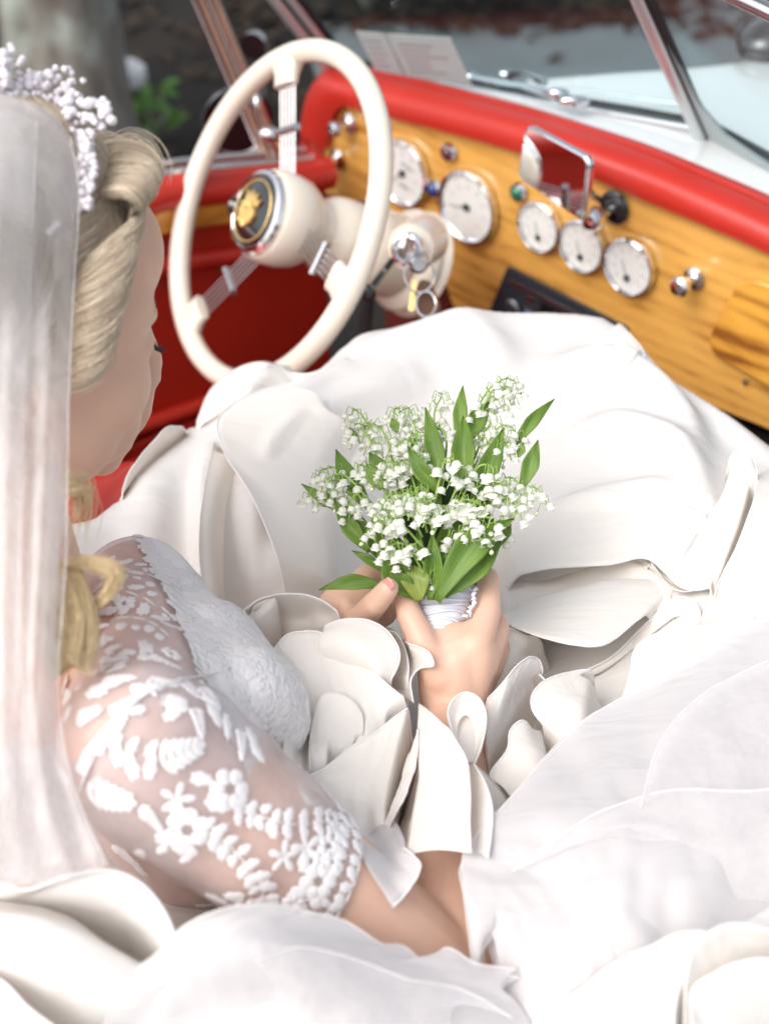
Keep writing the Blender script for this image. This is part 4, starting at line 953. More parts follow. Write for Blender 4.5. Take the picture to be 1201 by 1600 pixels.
for a in [(620,690,20,L(170,105)), (372,842,-8,L(185,115)), (400,690,100,L(95,42)), (450,735,105,L(100,42)), (515,735,80,L(90,40)), (395,650,40,L(60,35)), (455,665,60,L(65,34)), (520,675,60,L(65,34)),
  (500,330,-60,L(100,45)), (560,380,-15,L(140,55)), (600,525,-10,L(100,60)), (590,560,30,L(70,40)), (680,585,-70,L(115,50)), (735,560,-55,L(100,50)), (775,600,-80,L(100,38)), (650,470,-30,L(120,60)), (720,500,-40,L(120,60)),
  (825,660,-85,L(120,40)), (860,640,-60,L(90,45)), (880,690,-40,L(80,45)), (785,815,0,Fl(140)), (690,780,-10,L(80,45)), (745,865,-30,L(90,55)), (640,955,20,Fl(150)), (575,985,0,L(90,60)), (615,1015,-60,L(80,50)),
  (525,925,-60,L(110,42)), (495,895,-100,L(60,40)), (605,850,0,St(110)), (600,885,-60,L(60,40)),
  (440,1050,-15,L(120,80)), (400,1020,50,L(80,45)), (480,1035,70,L(80,45)), (480,1090,-40,L(80,50)),
  (970,1045,10,St(110)), (1045,1015,30,St(120)), (1040,1065,70,L(70,35)), (1085,1130,0,Fl(130)), (1020,1165,30,L(80,50)), (1130,1070,40,Fl(100)), (1120,1010,20,Fl(90)), (1160,960,10,Fl(90)), (1155,1020,0,L(60,40)),(1060,1190,0,Sp(120,3)),
  (740,1190,-10,L(90,50)), (800,1180,20,L(80,45)), (700,1210,0,L(80,50)), (860,1210,-10,Sp(140,4)), (950,1215,10,Sp(130,4)),
  (300,560,10,L(110,60)), (230,500,-30,L(120,60)), (205,760,10,L(150,90)), (180,560,-60,L(100,50)), (395,600,55,L(120,60)), (345,650,60,L(110,55)), (290,720,70,L(110,50)), (420,530,40,L(110,55)), (500,470,20,L(120,60)), (560,450,10,L(110,50)),
  (265,900,95,L(100,40)), (140,600,-80,L(110,45)), (90,650,-40,L(110,50)), (60,760,-20,L(120,60)), (400,440,0,L(130,60)), (330,480,-30,L(100,60))]: put(*a)
# petal strings on the sleeve
def string(P, n, sz):
    c = crom([(x, y, 0) for x, y in P], n)
    for i in range(n):
        t = c[min(i+1, n-1)]-c[max(i-1, 0)]; an = math.degrees(math.atan2(-t[1], t[0])); nx_, ny_ = -t[1], t[0]; l = math.hypot(nx_, ny_); nx_, ny_ = nx_/l, ny_/l
        for sg in (1, -1): z_ = sz*random.uniform(.78, 1.12); put(c[i][0]+nx_*sg*sz*.45+random.uniform(-6, 6), c[i][1]+ny_*sg*sz*.45+random.uniform(-6, 6), an+sg*-random.uniform(38, 78), L(z_, z_*.66))
        put(c[i][0], c[i][1], an, L(sz*.9, sz*.16))
string([(820,890), (880,905), (950,925), (1030,935), (1110,920), (1170,960)], 9, 58)
string([(700,960), (770,1000), (830,1060), (880,1130), (905,1190)], 8, 60)
string([(640,1040), (560,1000)], 2, 50)
string([(350,120), (430,140), (520,180), (610,240), (680,300), (720,380)], 9, 62)
string([(420,230), (500,240), (560,280)], 4, 60)
string([(380,60), (450,70), (520,90)], 4, 60)
string([(330,270), (360,340), (420,370)], 4, 60)
# scalloped edge: paired petals all round the hem, a second row above it
for j_, n_p, sz in ((NSL-2, 34, .0092), (NSL-5, 30, .0080)):
    for k in range(n_p):
        i_ = int(k*NSA/n_p) % NSA; p = Vector(A[j_][i_]); c_, nn, _, _ = arm_bvh.find_nearest(p)
        if nn.dot(p-(SR+ax_*((p-SR).dot(ax_)))) < 0: nn = -nn
        e1 = (VR-nn*VR.dot(nn)).normalized(); e2 = nn.cross(e1); an = math.atan2(ax_.dot(e2), ax_.dot(e1))
        motif(arm_bvh, c_, nn, an+(.5 if k % 2 else -.4), m_leaf(sz*1.25, sz*.8), sleeve, .0009)
        if j_ == NSL-5 and k % 3 == 0: motif(arm_bvh, c_-ax_*.012, nn, an, m_flower(.007), sleeve, .0010)
rb2 = random.Random(9)
nk = crom([(222, 838, 0), (240, 870, 0), (262, 905, 0), (288, 960, 0), (306, 1015, 0), (322, 1068, 0)], 20)
for k in range(20):      # petals cover the cut edge of the bodice
    for dx in (-5, 6):
        h, n_ = rayhit(tor_bvh, nk[k][0]+dx, nk[k][1])
        if h is None: continue
        if n_.dot(Vector((0, 0, CAMZ))-h) < 0: n_ = -n_
        motif(tor_bvh, h, n_, rb2.uniform(-1.6, .6), L(62, 34), bod, .0009)
for k in range(46):      # sprigs scattered over the shoulder and the yoke
    px, py = rb2.uniform(95, 330), rb2.uniform(890, 1120); h, n_ = rayhit(top_bvh, px, py)
    if h is None or (h-c1).dot(cn) > 0: continue
    if n_.dot(Vector((0, 0, CAMZ))-h) < 0: n_ = -n_
    motif(top_bvh, h, n_, rb2.uniform(0, 6.28), rb2.choice([L(80, 38), L(60, 34), St(80), Fl(80)]), yoke, .0009)
# dense lace over the bust
rb = random.Random(3)
cnt = 0
for k in range(1500):
    if cnt > 230: break
    px = rb.uniform(190, 510); py = rb.uniform(870, 1260); h, n_ = rayhit(tor_bvh, px, py)
    if h is None or (h-c1).dot(cn) < .004: continue
    if n_.dot(Vector((0, 0, CAMZ))-h) < 0: n_ = -n_
    sc_ = rb.uniform(.8, 1.2); ch = rb.random()
    shp = L(75*sc_, 40*sc_) if ch < .55 else (Fl(75*sc_) if ch < .75 else Sp(110*sc_, 4))
    motif(tor_bvh, h, n_, rb.uniform(0, 6.28), shp, bod, .0006); cnt += 1

# ---------------------------------------------------------------- hair
def hairmat(name, a, b_):
    m, nt, b = newmat(name); N = nt.nodes.new
    inf = N('ShaderNodeHairInfo'); at = N('ShaderNodeAttribute'); at.attribute_name = 'tone'
    cr = N('ShaderNodeValToRGB'); cr.color_ramp.elements[0].color = (*a, 1); cr.color_ramp.elements[1].color = (*b_, 1)
    nt.links.new(at.outputs['Fac'], cr.inputs[0]); nt.links.new(cr.outputs[0], b.inputs['Base Color'])
    b.inputs['Roughness'].default_value = .38; b.inputs['Specular IOR Level'].default_value = .6; b.inputs['Anisotropic'].default_value = .5
    return m
M['hair'] = hairmat('blond_hair', (.32, .22, .13), (.95, .82, .64))
M['hair2'] = hairmat('golden_hair', (.52, .36, .17), (.95, .80, .52))
def strands(name, guides, n, r0, jit, par, mat, seg=16, spread=.005, clump=5, seed=1, tones=(0, 1), wild=.0, snap=False):
    """thin fibres laid between guide curves"""
    rr = random.Random(seed); GC = [crom(g_, seg) for g_ in guides]; ng = len(GC); V = []; Fc = []; T_ = []
    cl = [(rr.random(), rr.uniform(-1, 1)) for _ in range(max(4, n//clump))]
    for k in range(n):
        cpos, cw = cl[rr.randrange(len(cl))]; u = min(.9999, max(0, cpos+rr.gauss(0, .018)))*(ng-1); i = int(u); t = u-i
        P = GC[i]*(1-t)+GC[min(i+1, ng-1)]*t
        tg = np.gradient(P, axis=0); side = GC[min(i+1, ng-1)]-GC[i]; nr = np.cross(tg, side); nr /= np.linalg.norm(nr, axis=1, keepdims=True)+1e-9
        sdn = side/(np.linalg.norm(side, axis=1, keepdims=True)+1e-9)
        of = (rr.gauss(0, 1)*jit*.7+cw*spread*.3); ph = rr.random()*6; q = np.linspace(0, 1, seg)
        P = P+nr*(of*(.35+.65*np.sin(np.pi*q))[:, None])+sdn*((np.sin(q*5+ph)*jit*.6+wild*rr.gauss(0, 1)*q**2)[:, None])
        if wild: P = P+nr*(wild*rr.gauss(0, 1)*q**2)[:, None]
        if snap:
            cc = Vector((0, 0, CAMZ)); e = .002+min(.008, abs(of)*.8+abs(cw)*.0015)+.004*(k % 3 == 0)*rr.random()
            for x in range(seg):
                d = Vector(P[x])-cc; l = d.length; h = shell.ray_cast(cc, d/l)
                if h[0] is not None: P[x] = tuple(cc+d/l*(h[3]-e))
        a = 0 if rr.random() < .8 else rr.randrange(0, 3); b_ = seg-(0 if rr.random() < .7 else rr.randrange(0, 4))
        P = P[a:b_]; m = len(P); rad = r0*rr.uniform(.7, 1.2); tone = tones[0]+(tones[1]-tones[0])*min(1, max(0, .5+.10*cw+rr.gauss(0, .2)))
        v, f = tube([Vector(p) for p in P], [rad*(1 if 0 < x < m-1 else .3) for x in range(m)], 3, caps=False)
        b0 = len(V); V += v; Fc += [[x+b0 for x in qd] for qd in f]; T_ += [tone]*len(v)
    g = G(); g.v = V; g.f = Fc; o = mk(name, g, mat, par, sharp=None); at = o.data.attributes.new('tone', 'FLOAT', 'POINT'); at.data.foreach_set('value', T_); o['kind'] = 'stuff'
    return o
shell = None
# under-shell so no scalp shows through
sh = G(); sh.add(*ellipsoid(HP(-.026, 0, .050), hf, hs_, hu, .104, .091, .098, 30, 20)); sh.add(*ellipsoid(HP(-.055, 0, -.005), hf, hs_, hu, .080, .088, .09, 30, 20))
sm = remesh(sh, .004, 4); sv2, sf2 = arrays(sm)
hair = sub(sv2, sf2, lambda p: True, 'hair', M['hair'], bride); at = hair.data.attributes.new('tone', 'FLOAT', 'POINT'); at.data.foreach_set('value', [.25]*len(hair.data.vertices)); shell = BVHTree.FromPolygons([tuple(p) for p in sv2], sf2); hair['label'] = 'blond hair swept back under the veil with loose curls'
def hd(px, py, d): return D(px, py, d)
# front roll: rises from the hairline, rolls over and sweeps back
strands('hair_lock', [[hd(244,292,.945), hd(249,262,.950), hd(236,238,.955), hd(205,222,.955), hd(165,225,.955), hd(120,250,.955)],
  [hd(240,300,.935), hd(246,280,.925), hd(232,262,.922), hd(196,250,.925), hd(155,258,.93), hd(105,275,.93)],
  [hd(232,318,.925), hd(238,298,.915), hd(218,282,.908), hd(184,280,.91), hd(145,290,.92), hd(90,300,.92)],
  [hd(222,330,.92), hd(214,318,.906), hd(196,305,.900), hd(165,305,.905), hd(130,310,.915), hd(80,320,.92)]], 1700, .00024, .0022, hair, M['hair'], seed=11, tones=(.35, 1.0))
strands('hair_lock', [[hd(150,205,.99), hd(120,215,.97), hd(80,240,.95)], [hd(190,215,.985), hd(150,222,.965), hd(95,250,.94)], [hd(215,228,.975), hd(170,232,.955), hd(105,262,.94)]], 350, .00034, .003, hair, M['hair'], seed=12, tones=(.3, .9))
# side sweep over temple and ear
strands('hair_lock', [[hd(226,328,.915), hd(206,345,.905), hd(180,370,.900), hd(150,400,.900), (hd(115,420,.905)), hd(70,440,.92)],
  [hd(222,350,.915), hd(205,385,.902), hd(178,420,.896), hd(146,446,.895), hd(110,465,.905), hd(70,480,.92)],
  [hd(212,385,.915), hd(200,425,.904), hd(176,465,.897), hd(145,492,.895), hd(110,510,.905), hd(70,525,.92)],
  [hd(200,430,.918), hd(190,470,.906), hd(170,510,.899), hd(140,535,.897), hd(110,550,.905), hd(70,560,.92)],
  [hd(188,480,.922), hd(178,520,.909), hd(160,555,.902), hd(134,580,.90), hd(108,592,.91), hd(70,600,.92)],
  [hd(172,530,.925), hd(166,560,.913), hd(150,590,.908), hd(128,606,.91), hd(100,615,.915), hd(70,625,.92)]], 3400, .00023, .0026, hair, M['hair'], seed=13, tones=(.1, .95))
strands('hair_lock', [[hd(240,300,.93), hd(215,320,.91), hd(190,345,.90), hd(178,385,.897), hd(186,430,.903), hd(170,480,.90)],
  [hd(228,315,.925), hd(205,340,.905), hd(172,365,.896), hd(150,395,.893), hd(140,430,.895), hd(115,460,.90)]], 900, .00024, .0025, hair, M['hair'], seed=14, tones=(.4, 1.0), snap=True)
# crown, between the tiara and the roll
strands('hair_lock', [[hd(60,150,.955), hd(30,190,.92), hd(0,240,.90)], [hd(110,180,.94), hd(75,215,.905), hd(40,270,.885)], [hd(150,215,.93), hd(110,240,.895), hd(70,300,.88)], [hd(165,260,.925), hd(130,285,.892), hd(85,340,.875)], [hd(165,310,.92), hd(130,335,.89), hd(85,380,.875)], [hd(190,330,.92), hd(150,365,.89), hd(85,410,.875)], [hd(195,350,.92), hd(150,400,.89), hd(85,440,.875)]], 1600, .00028, .002, hair, M['hair'], seed=20, tones=(.25, .95), snap=True)
# the back of the head: strands combed down over the shell
rr_ = random.Random(77); V = []; Fc = []; T_ = []
for k in range(1500):
    ph = rr_.uniform(.15*math.pi, 1.85*math.pi); pts = []; off = rr_.uniform(.0008, .0045)
    for q in np.linspace(0, 1, 12):
        th = R(8+q*112); p = HP(-.03, 0, .035)+(hf*(math.cos(ph+.25*q)*math.sin(th))+hs_*(math.sin(ph+.25*q)*math.sin(th))+hu*math.cos(th))*.16
        c_, n_, _, _ = shell.find_nearest(p); 
        if n_.dot(p-c_) < 0: n_ = -n_
        pts.append(c_+n_*off)
    v, f = tube(pts, .00034, 3, caps=False); b0 = len(V); V += v; Fc += [[x+b0 for x in qd] for qd in f]; T_ += [rr_.uniform(.15, .85)]*len(v)
g = G(); g.v = V; g.f = Fc; o = mk('hair_lock', g, M['hair'], hair, sharp=None); at = o.data.attributes.new('tone', 'FLOAT', 'POINT'); at.data.foreach_set('value', T_); o['kind'] = 'stuff'
# fine wisps
strands('hair_wisp', [[hd(150,215,.97), hd(190,205,.97), hd(228,215,.96), hd(247,245,.955), hd(249,265,.95)], [hd(165,230,.95), hd(205,212,.95), hd(238,230,.94), hd(252,262,.94), hd(246,285,.94)]], 26, .00012, .003, hair, M['hair'], seed=15, tones=(.6, 1.), wild=.004)
# nape curls and the loose golden lock over the shoulder
strands('hair_lock', [[hd(95,730,.93), hd(112,745,.925), hd(128,760,.93), hd(120,790,.93)], [hd(90,760,.93), hd(110,770,.92), hd(132,775,.925), hd(125,820,.93)]], 120, .00025, .004, hair, M['hair2'], seed=17, tones=(.2, 1.), wild=.008)
strands('hair_lock', [[hd(95,878,.90), hd(130,872,.895), hd(165,878,.89), hd(188,890,.89), hd(180,915,.89), hd(160,940,.89)],
  [hd(95,890,.90), hd(128,884,.892), hd(160,890,.886), hd(178,900,.886), hd(170,922,.888), hd(150,948,.89)]], 300, .00022, .0036, hair, M['hair2'], seed=18, tones=(.0, .8), wild=.002)
strands('hair_lock', [[hd(60,880,.90), hd(62,940,.885), hd(70,1000,.875), hd(85,1060,.87)], [hd(95,885,.90), hd(110,930,.885), hd(118,980,.875), hd(112,1040,.87)], [hd(125,890,.895), hd(142,940,.885), hd(148,990,.878), (hd(128,1050,.872))]], 1100, .00024, .003, hair, M['hair2'], seed=19, tones=(.1, 1.), wild=.003)

# ---------------------------------------------------------------- tiara
M['crystal'] = pmat('crystal_bead', (.80, .76, .80), .08, spec=1., coat=1.)
M['pearl'] = pmat('pearl_bead', (.78, .73, .76), .2, coat=.6, spec=.8)
tp = [D(-40, 132, 1.00), D(8, 150, .985), D(50, 150, .968), D(85, 165, .955), D(112, 198, .942), D(124, 245, .93), D(126, 290, .922), D(122, 335, .918)]
tcur = [Vector(p) for p in crom(tp, 100)]
shell = BVHTree.FromPolygons([tuple(p) for p in sv2], sf2); cam0 = Vector((0, 0, CAMZ))
for i, p in enumerate(tcur):
    d = p-cam0; l = d.length; h = shell.ray_cast(cam0, d/l)
    if h[0] is not None and h[3]-.008 < l: tcur[i] = cam0+d/l*(h[3]-.008)
    elif h[0] is None:
        c_, n2_, _, ds = shell.find_nearest(p); tcur[i] = c_.lerp(p, min(1, .006/max(ds, 1e-6))) if ds > .006 else p
for _ in range(6): tcur = [tcur[0]]+[(tcur[i-1]+tcur[i]*2+tcur[i+1])/4 for i in range(1, 99)]+[tcur[99]]
tia = mk('tiara', G().add(*tube(tcur, .0016, 8)), M['dullchrome'], bride, sharp=None); tia['label'] = 'sparkling beaded bridal tiara'
sph = {}
for nm, mt, r_ in (('b1', 'crystal', .0021), ('b2', 'pearl', .0026), ('b3', 'crystal', .0034)):
    v, f = sphere(Vector(), r_, 9, 6); gg = G().add([p*(1+.12*random.uniform(-1, 1)) for p in v], f); m, c = gg.mesh('bead', M[mt], nm == 'b2', False); sph[nm] = m
nb = 0
def bead(p, key):
    o = bpy.data.objects.new('bead', sph[key]); scene.collection.objects.link(o); o.parent = tia; o.location = p-WP['tiara']; o.rotation_euler = (random.random()*6, random.random()*6, 0)
for i in range(0, 96):
    p = tcur[i]; t = (tcur[min(i+1, 99)]-tcur[max(i-1, 0)]).normalized(); o1 = t.cross(VF).normalized()
    if o1.dot(cv(.6, .8, 0)) < 0: o1 = -o1
    pk = (abs(math.sin(i*.19)))**1.5; hgt = (.014+.020*pk) if i < 62 else .008*(1-(i-62)/50)+.004
    for k in range(3):
        q = random.random(); bead(p+o1*hgt*q+t*random.uniform(-.002, .002)+VF*random.uniform(-.004, .004), random.choice(['b1', 'b1', 'b2', 'b3']) if i < 70 else random.choice(['b1', 'b2'])); nb += 1
for px, py in ((139, 248), (134, 285), (122, 329), (126, 262), (128, 305)): bead(D(px, py, .912), 'b3')

# ---------------------------------------------------------------- veil
allv2 = [tuple(p) for p in bv]+[tuple(p) for p in sv2]+[tuple(p) for p in slv]; allf2 = bf+[[k+len(bv) for k in q] for q in sf2]+[[k+len(bv)+len(sv2) for k in q] for q in slf]
headbvh = BVHTree.FromPolygons(allv2, allf2)
def veil(rows, nu, nv, folds_, amp, seed, label=None, mat='veil', edge=True, par=None):
    rows = [[(r[0][0]-80, r[0][1]+14, r[0][2]+.17), (r[0][0]-52, r[0][1]+5, r[0][2]+.06)]+list(r) for r in rows]; nu = int(nu*1.35)
    A = loft([[D(*p) for p in r] for r in rows], nu, nv, 0)
    rr = random.Random(seed); fr = [(rr.uniform(3, 15), rr.uniform(0, 6.3), rr.uniform(.4, 1)) for _ in range(8)]
    for j in range(nv):
        q = j/(nv-1); w = min(1, q*1.6)
        for i in range(nu):
            u = i/(nu-1); s = sum(a_*math.sin(f_*u*math.pi*2/3*(1+.15*q)+p_+q*2*math.sin(p_)) for f_, p_, a_ in fr)/3
            A[j, i] += np.array(tuple(-VF))*amp*s*w*min(1, (1-u)*8+.15)
    pushfront(A, headbvh, .014, None, 10)
    g = G().add(*gridmesh(A))
    if par is None:
        o = mk('veil', g, M[mat], bride, sharp=None)
    else: o = mk('veil_layer', g, M[mat], par, sharp=None)
    if label: o['label'] = label
    if edge: mk('veil_edge', G().add(*tube([Vector(p) for p in A[:, -1]], .0003, 5)), M['hem'], o, sharp=None)
    return o
v0 = veil([[(-160,170,.99), (-80,140,.985), (0,146,.975), (50,160,.955), (88,182,.940), (110,215,.927)],
  [(-170,240,.95), (-90,220,.935), (-10,225,.915), (50,240,.905), (95,262,.900), (124,300,.905)],
  [(-180,400,.92), (-100,390,.90), (-20,390,.885), (40,400,.88), (85,410,.88), (117,430,.89)],
  [(-180,620,.91), (-100,620,.885), (-20,620,.87), (35,620,.865), (75,620,.87), (108,620,.88)],
  [(-180,860,.89), (-100,860,.87), (-20,860,.86), (30,860,.855), (68,860,.86), (104,862,.87)],
  [(-180,1060,.87), (-100,1060,.855), (-20,1060,.845), (25,1060,.84), (62,1062,.845), (92,1065,.855)],
  [(-180,1200,.86), (-100,1220,.84), (-20,1230,.83), (30,1235,.83), (80,1225,.832), (112,1215,.838)],
  [(-180,1330,.86), (-100,1360,.84), (-20,1385,.825), (50,1385,.82), (115,1370,.82), (168,1352,.825)]], 110, 110, 1, .006, 21, 'long translucent white tulle veil falling from the tiara')
veil([[(-160,175,1.0), (-60,150,.985), (20,155,.97), (70,178,.95), (100,210,.935), (122,250,.925)],
  [(-170,400,.935), (-80,395,.915), (0,395,.90), (50,400,.893), (85,410,.893), (112,420,.90)],
  [(-170,700,.91), (-80,700,.885), (0,700,.875), (40,700,.872), (72,700,.878), (100,700,.886)],
  [(-170,1000,.885), (-80,1000,.862), (0,1000,.855), (35,1000,.853), (62,1002,.858), (88,1005,.866)],
  [(-170,1200,.865), (-80,1200,.85), (0,1200,.842), (30,1200,.842), (60,1195,.846), (95,1180,.852)],
  [(-170,1340,.87), (-80,1370,.85), (0,1390,.835), (60,1390,.832), (110,1370,.832), (150,1340,.84)]], 100, 90, 1, .007, 22, par=v0, edge=False)
veil([[(-160,185,.995), (-80,165,.97), (-20,165,.955), (20,175,.945), (60,190,.93)],
  [(-170,420,.90), (-90,420,.885), (-30,420,.875), (10,425,.872), (50,440,.876)],
  [(-170,800,.88), (-90,800,.86), (-30,800,.85), (5,805,.85), (35,810,.855)],
  [(-170,1150,.85), (-90,1150,.835), (-30,1150,.83), (10,1150,.83), (45,1145,.835)],
  [(-170,1340,.84), (-90,1360,.825), (-20,1370,.818), (50,1365,.818), (100,1345,.822)]], 90, 80, 1, .006, 23, par=v0, edge=False)
# pearls sewn on the veil
for px, py, d in ((84, 356, .876), (90, 350, .876), (78, 362, .875), (92, 275, .89)): bead(D(px, py, d), 'b2')
def ruffle(rows, nu=60, nv=24, amp=.0012, fu=5, fv=2, seed=1, hem=True, mat='cloth', name='ruffle', both=False, th=.0005, hr=.0008, par=None, sink='bs', front=0):
    A = loft([[H(*p) for p in r] for r in rows], nu, nv, amp, fu, fv, seed)
    # tuck the attached edge (b) and the two ends (s) into the skirt below
    bz = fz(A.reshape(-1, 3)[:, :2]).reshape(nv, nu)
    wj = np.clip(1-np.linspace(0, 1, nv)/.35, 0, 1)[:, None] if 'b' in sink else np.zeros((nv, 1))
    e = np.minimum(np.linspace(0, 1, nu), 1-np.linspace(0, 1, nu)); wi = np.clip(1-e/.07, 0, 1)[None, :] if 's' in sink else np.zeros((1, nu))
    w_ = np.maximum(wj, wi*np.linspace(1, .5, nv)[:, None]); w_ = w_*w_*(3-2*w_)
    tgt = np.minimum(A[:, :, 2], bz-.014); A[:, :, 2] = A[:, :, 2]*(1-w_)+tgt*w_
    lift = np.clip(zact(A.reshape(-1, 3)[:, :2]).reshape(nv, nu)+.004-A[:, :, 2], 0, .03)*np.clip(1-w_*1.6, 0, 1)
    A[:, :, 2] += lift
    if front: pushfront(A, bodybvh, front, 1-np.clip(w_*2, 0, 1))
    o = mk(name, G().add(*gridmesh(A)), M[mat], par or skirt, sharp=None)
    if th: solid(o, th)
    if hem:
        pth = [Vector(p) for p in A[-1]]
        # serged edge: a thin beaded cord
        L = sum((pth[i+1]-pth[i]).length for i in range(len(pth)-1)); n = max(40, int(L/.0016)); n = min(n, 300)
        pp = [Vector(p) for p in crom(pth, n)]; rr = [hr*(1+.22*(i % 2)) for i in range(n)]
        h = mk('hem', G().add(*tube(pp, rr, 6)), M['hem'], o, sharp=None)
    return o
# -- back of the skirt
ruffle([[(170,800,-.04),(215,760,-.03),(262,715,-.03),(300,690,-.03),(330,672,-.03)], [(184,785,-.01),(212,742,.0),(240,705,.005),(270,680,.005),(300,672,-.005)], [(190,772,.0),(205,733,.012),(235,696,.018),(262,668,.02),(292,667,.01)]], 40, 12, .001, seed=2)
ruffle([[(300,680,-.02),(370,660,-.01),(440,640,.0),(520,620,.0),(600,590,.01)], [(305,672,.0),(360,635,.02),(420,612,.025),(480,612,.02),(560,570,.03)], [(306,660,.0),(333,614,.018),(378,578,.035),(420,571,.04),(470,590,.034)], [(308,655,-.01),(330,606,.0),(376,572,.02),(420,566,.02),(468,585,.018)]], 50, 16, .0008, seed=3, hem=False)
ruffle([[(620,650,.012),(590,700,.0),(570,760,-.012),(560,820,-.02),(545,880,-.03),(530,930,-.04)], [(540,640,.035),(490,660,.032),(460,710,.022),(470,790,.012),(490,860,-.005),(500,915,-.02)], [(522,622,.042),(430,604,.048),(345,648,.042),(352,708,.036),(398,782,.028),(452,915,.0)]], 70, 26, .001, seed=4)
ruffle([[(420,700,.012),(380,760,.008),(360,850,-.004),(360,930,-.02)], [(345,690,.026),(325,770,.020),(318,860,.004),(332,950,-.012)], [(338,672,.030),(318,770,.022),(311,870,.006),(325,965,-.012)]], 40, 14, .0006, seed=5, hem=False)
ruffle([[(900,530,.05),(930,580,.045),(960,620,.04)], [(950,512,.052),(975,560,.05),(985,600,.042)], [(962,503,.05),(1002,545,.048),(1006,585,.03)]], 40, 12, .0006, seed=6)
# -- right: big turned edge with its curl
ruffle([[(1330,640,.02),(1340,760,.04),(1330,900,.04),(1290,1020,.04),(1230,1090,.03)], [(1230,690,.035),(1250,760,.05),(1240,860,.055),(1200,950,.05),(1160,1030,.03)], [(1185,735,.06),(1180,770,.066),(1160,830,.06),(1138,880,.05),(1117,915,.035)]], 60, 30, .0018, seed=7, hem=True)
ruffle([[(1117,915,.034),(1138,880,.048),(1162,826,.058),(1182,768,.064),(1187,742,.064)], [(1110,905,.030),(1126,865,.042),(1146,812,.05),(1160,760,.058),(1168,724,.066)], [(1060,880,.022),(1090,830,.03),(1120,780,.04),(1138,740,.055),(1142,716,.062)]], 40, 12, .0005, seed=8, hem=False)
ruffle([[(1178,744,.070),(1170,742,.068),(1160,750,.06)], [(1180,738,.074),(1166,722,.078),(1150,722,.066)], [(1184,746,.070),(1172,710,.078),(1150,705,.074),(1138,718,.060)]], 30, 10, 0, seed=9)
# upper surface lower hem, sweeping from behind the hand to the turned edge
ruffle([[(760,760,-.01),(870,740,.012),(980,740,.022),(1080,770,.03),(1170,790,.05)], [(770,840,-.018),(870,820,.004),(970,812,.018),(1070,830,.026),(1140,850,.045)], [(782,905,-.015),(860,888,.0),(950,882,.012),(1010,873,.018),(1060,915,.020),(1092,922,.022),(1117,913,.034)]], 80, 24, .0015, seed=10)
ruffle([[(1000,900,-.02),(1040,935,-.025),(1110,960,-.03)], [(1000,880,.0),(1050,915,.006),(1110,935,.0)], [(1012,872,.016),(1055,922,.017),(1116,917,.028)]], 30, 12, .0005, seed=11, hem=False)
# dark pocket behind the fold
ruffle([[(770,870,-.03),(850,868,-.025),(960,870,-.015),(1060,930,-.03)], [(770,940,-.03),(860,930,-.02),(960,925,-.03),(1060,960,-.02)], [(770,1000,-.025),(860,990,-.015),(960,970,-.03),(1060,1010,-.02)]], 40, 16, .003, seed=12, hem=False)
# long leaf-shaped ruffle right of the hand
ruffle([[(800,925,-.035),(880,905,-.02),(960,895,-.01),(1050,905,-.005),(1120,940,-.01)], [(795,950,-.010),(850,940,.0),(930,920,.008),(1000,915,.008),(1060,930,.004)], [(776,953,.022),(792,974,.026),(837,992,.024),(887,1006,.022),(933,1009,.020),(960,998,.018),(990,973,.014),(1020,951,.008)]], 90, 24, .0010, seed=13)
mk('ruffle', G().add(*tube([H(776,953,.022), H(770,956,.024), H(768,964,.025), H(773,968,.022), H(779,964,.020)], .0022, 8)), M['cloth'], skirt)
ruffle([[(870,1090,-.05),(960,1050,-.04),(1030,1010,-.03),(1080,990,-.02)], [(850,1070,-.03),(930,1050,-.02),(1000,1010,-.012),(1060,975,-.006)], [(880,1062,-.02),(950,1030,-.012),(1010,975,-.004),(1050,948,.0),(1079,953,.004),(1094,978,.006)]], 60, 18, .0010, seed=14)
ruffle([[(960,1110,-.02),(1040,1100,-.01),(1110,1080,.0),(1180,1040,.01)], [(970,1060,.0),(1030,1050,.012),(1090,1040,.018),(1150,1020,.02)], [(985,1040,.010),(996,1008,.020),(1042,983,.026),(1088,978,.028),(1117,981,.028),(1150,1002,.024)]], 60, 20, .0010, seed=15)
ruffle([[(1050,1150,.0),(1150,1060,.03),(1260,1000,.04)], [(1040,1090,.02),(1100,1020,.035),(1201,960,.05)], [(1060,1050,.028),(1105,940,.01),(1110,916,.02)]], 40, 14, .001, seed=16, hem=False)
# beside the wrist
ruffle([[(840,1110,-0.050),(830,1050,-0.030),(850,1000,-0.020),(880,985,-0.010)], [(800,1110,-0.010),(795,1060,0.006),(805,1020,0.012),(830,985,0.012)], [(756,1092,0.010),(772,1042,0.022),(757,1013,0.026),(751,998,0.028),(780,985,0.026),(817,978,0.018)]], 60, 20, .0008, seed=17)
ruffle([[(770,1230,0.000),(800,1180,-0.005),(830,1130,-0.010),(850,1090,-0.015)], [(755,1170,0.020),(780,1130,0.020),(805,1085,0.018),(840,1060,0.006)], [(752,1101,0.028),(783,1070,0.032),(804,1044,0.034),(826,1027,0.030),(842,1032,0.022),(848,1054,0.010)]], 60, 22, .0008, seed=18)
ruffle([[(850,1150,-.045),(880,1100,-.035),(900,1060,-.03)], [(820,1130,-.03),(840,1080,-.02),(870,1050,-.015)], [(790,1080,-.012),(800,1040,.004),(830,1045,.010),(860,1075,.012),(868,1110,.010)]], 40, 16, .0008, seed=19)
ruffle([[(940,1190,.01),(960,1120,.02),(960,1060,.01)], [(880,1160,.014),(890,1100,.024),(910,1050,.014)], [(856,1142,.014),(832,1110,.022),(833,1082,.026),(858,1060,.024),(900,1048,.018),(933,1046,.012)]], 60, 20, .0010, seed=20)
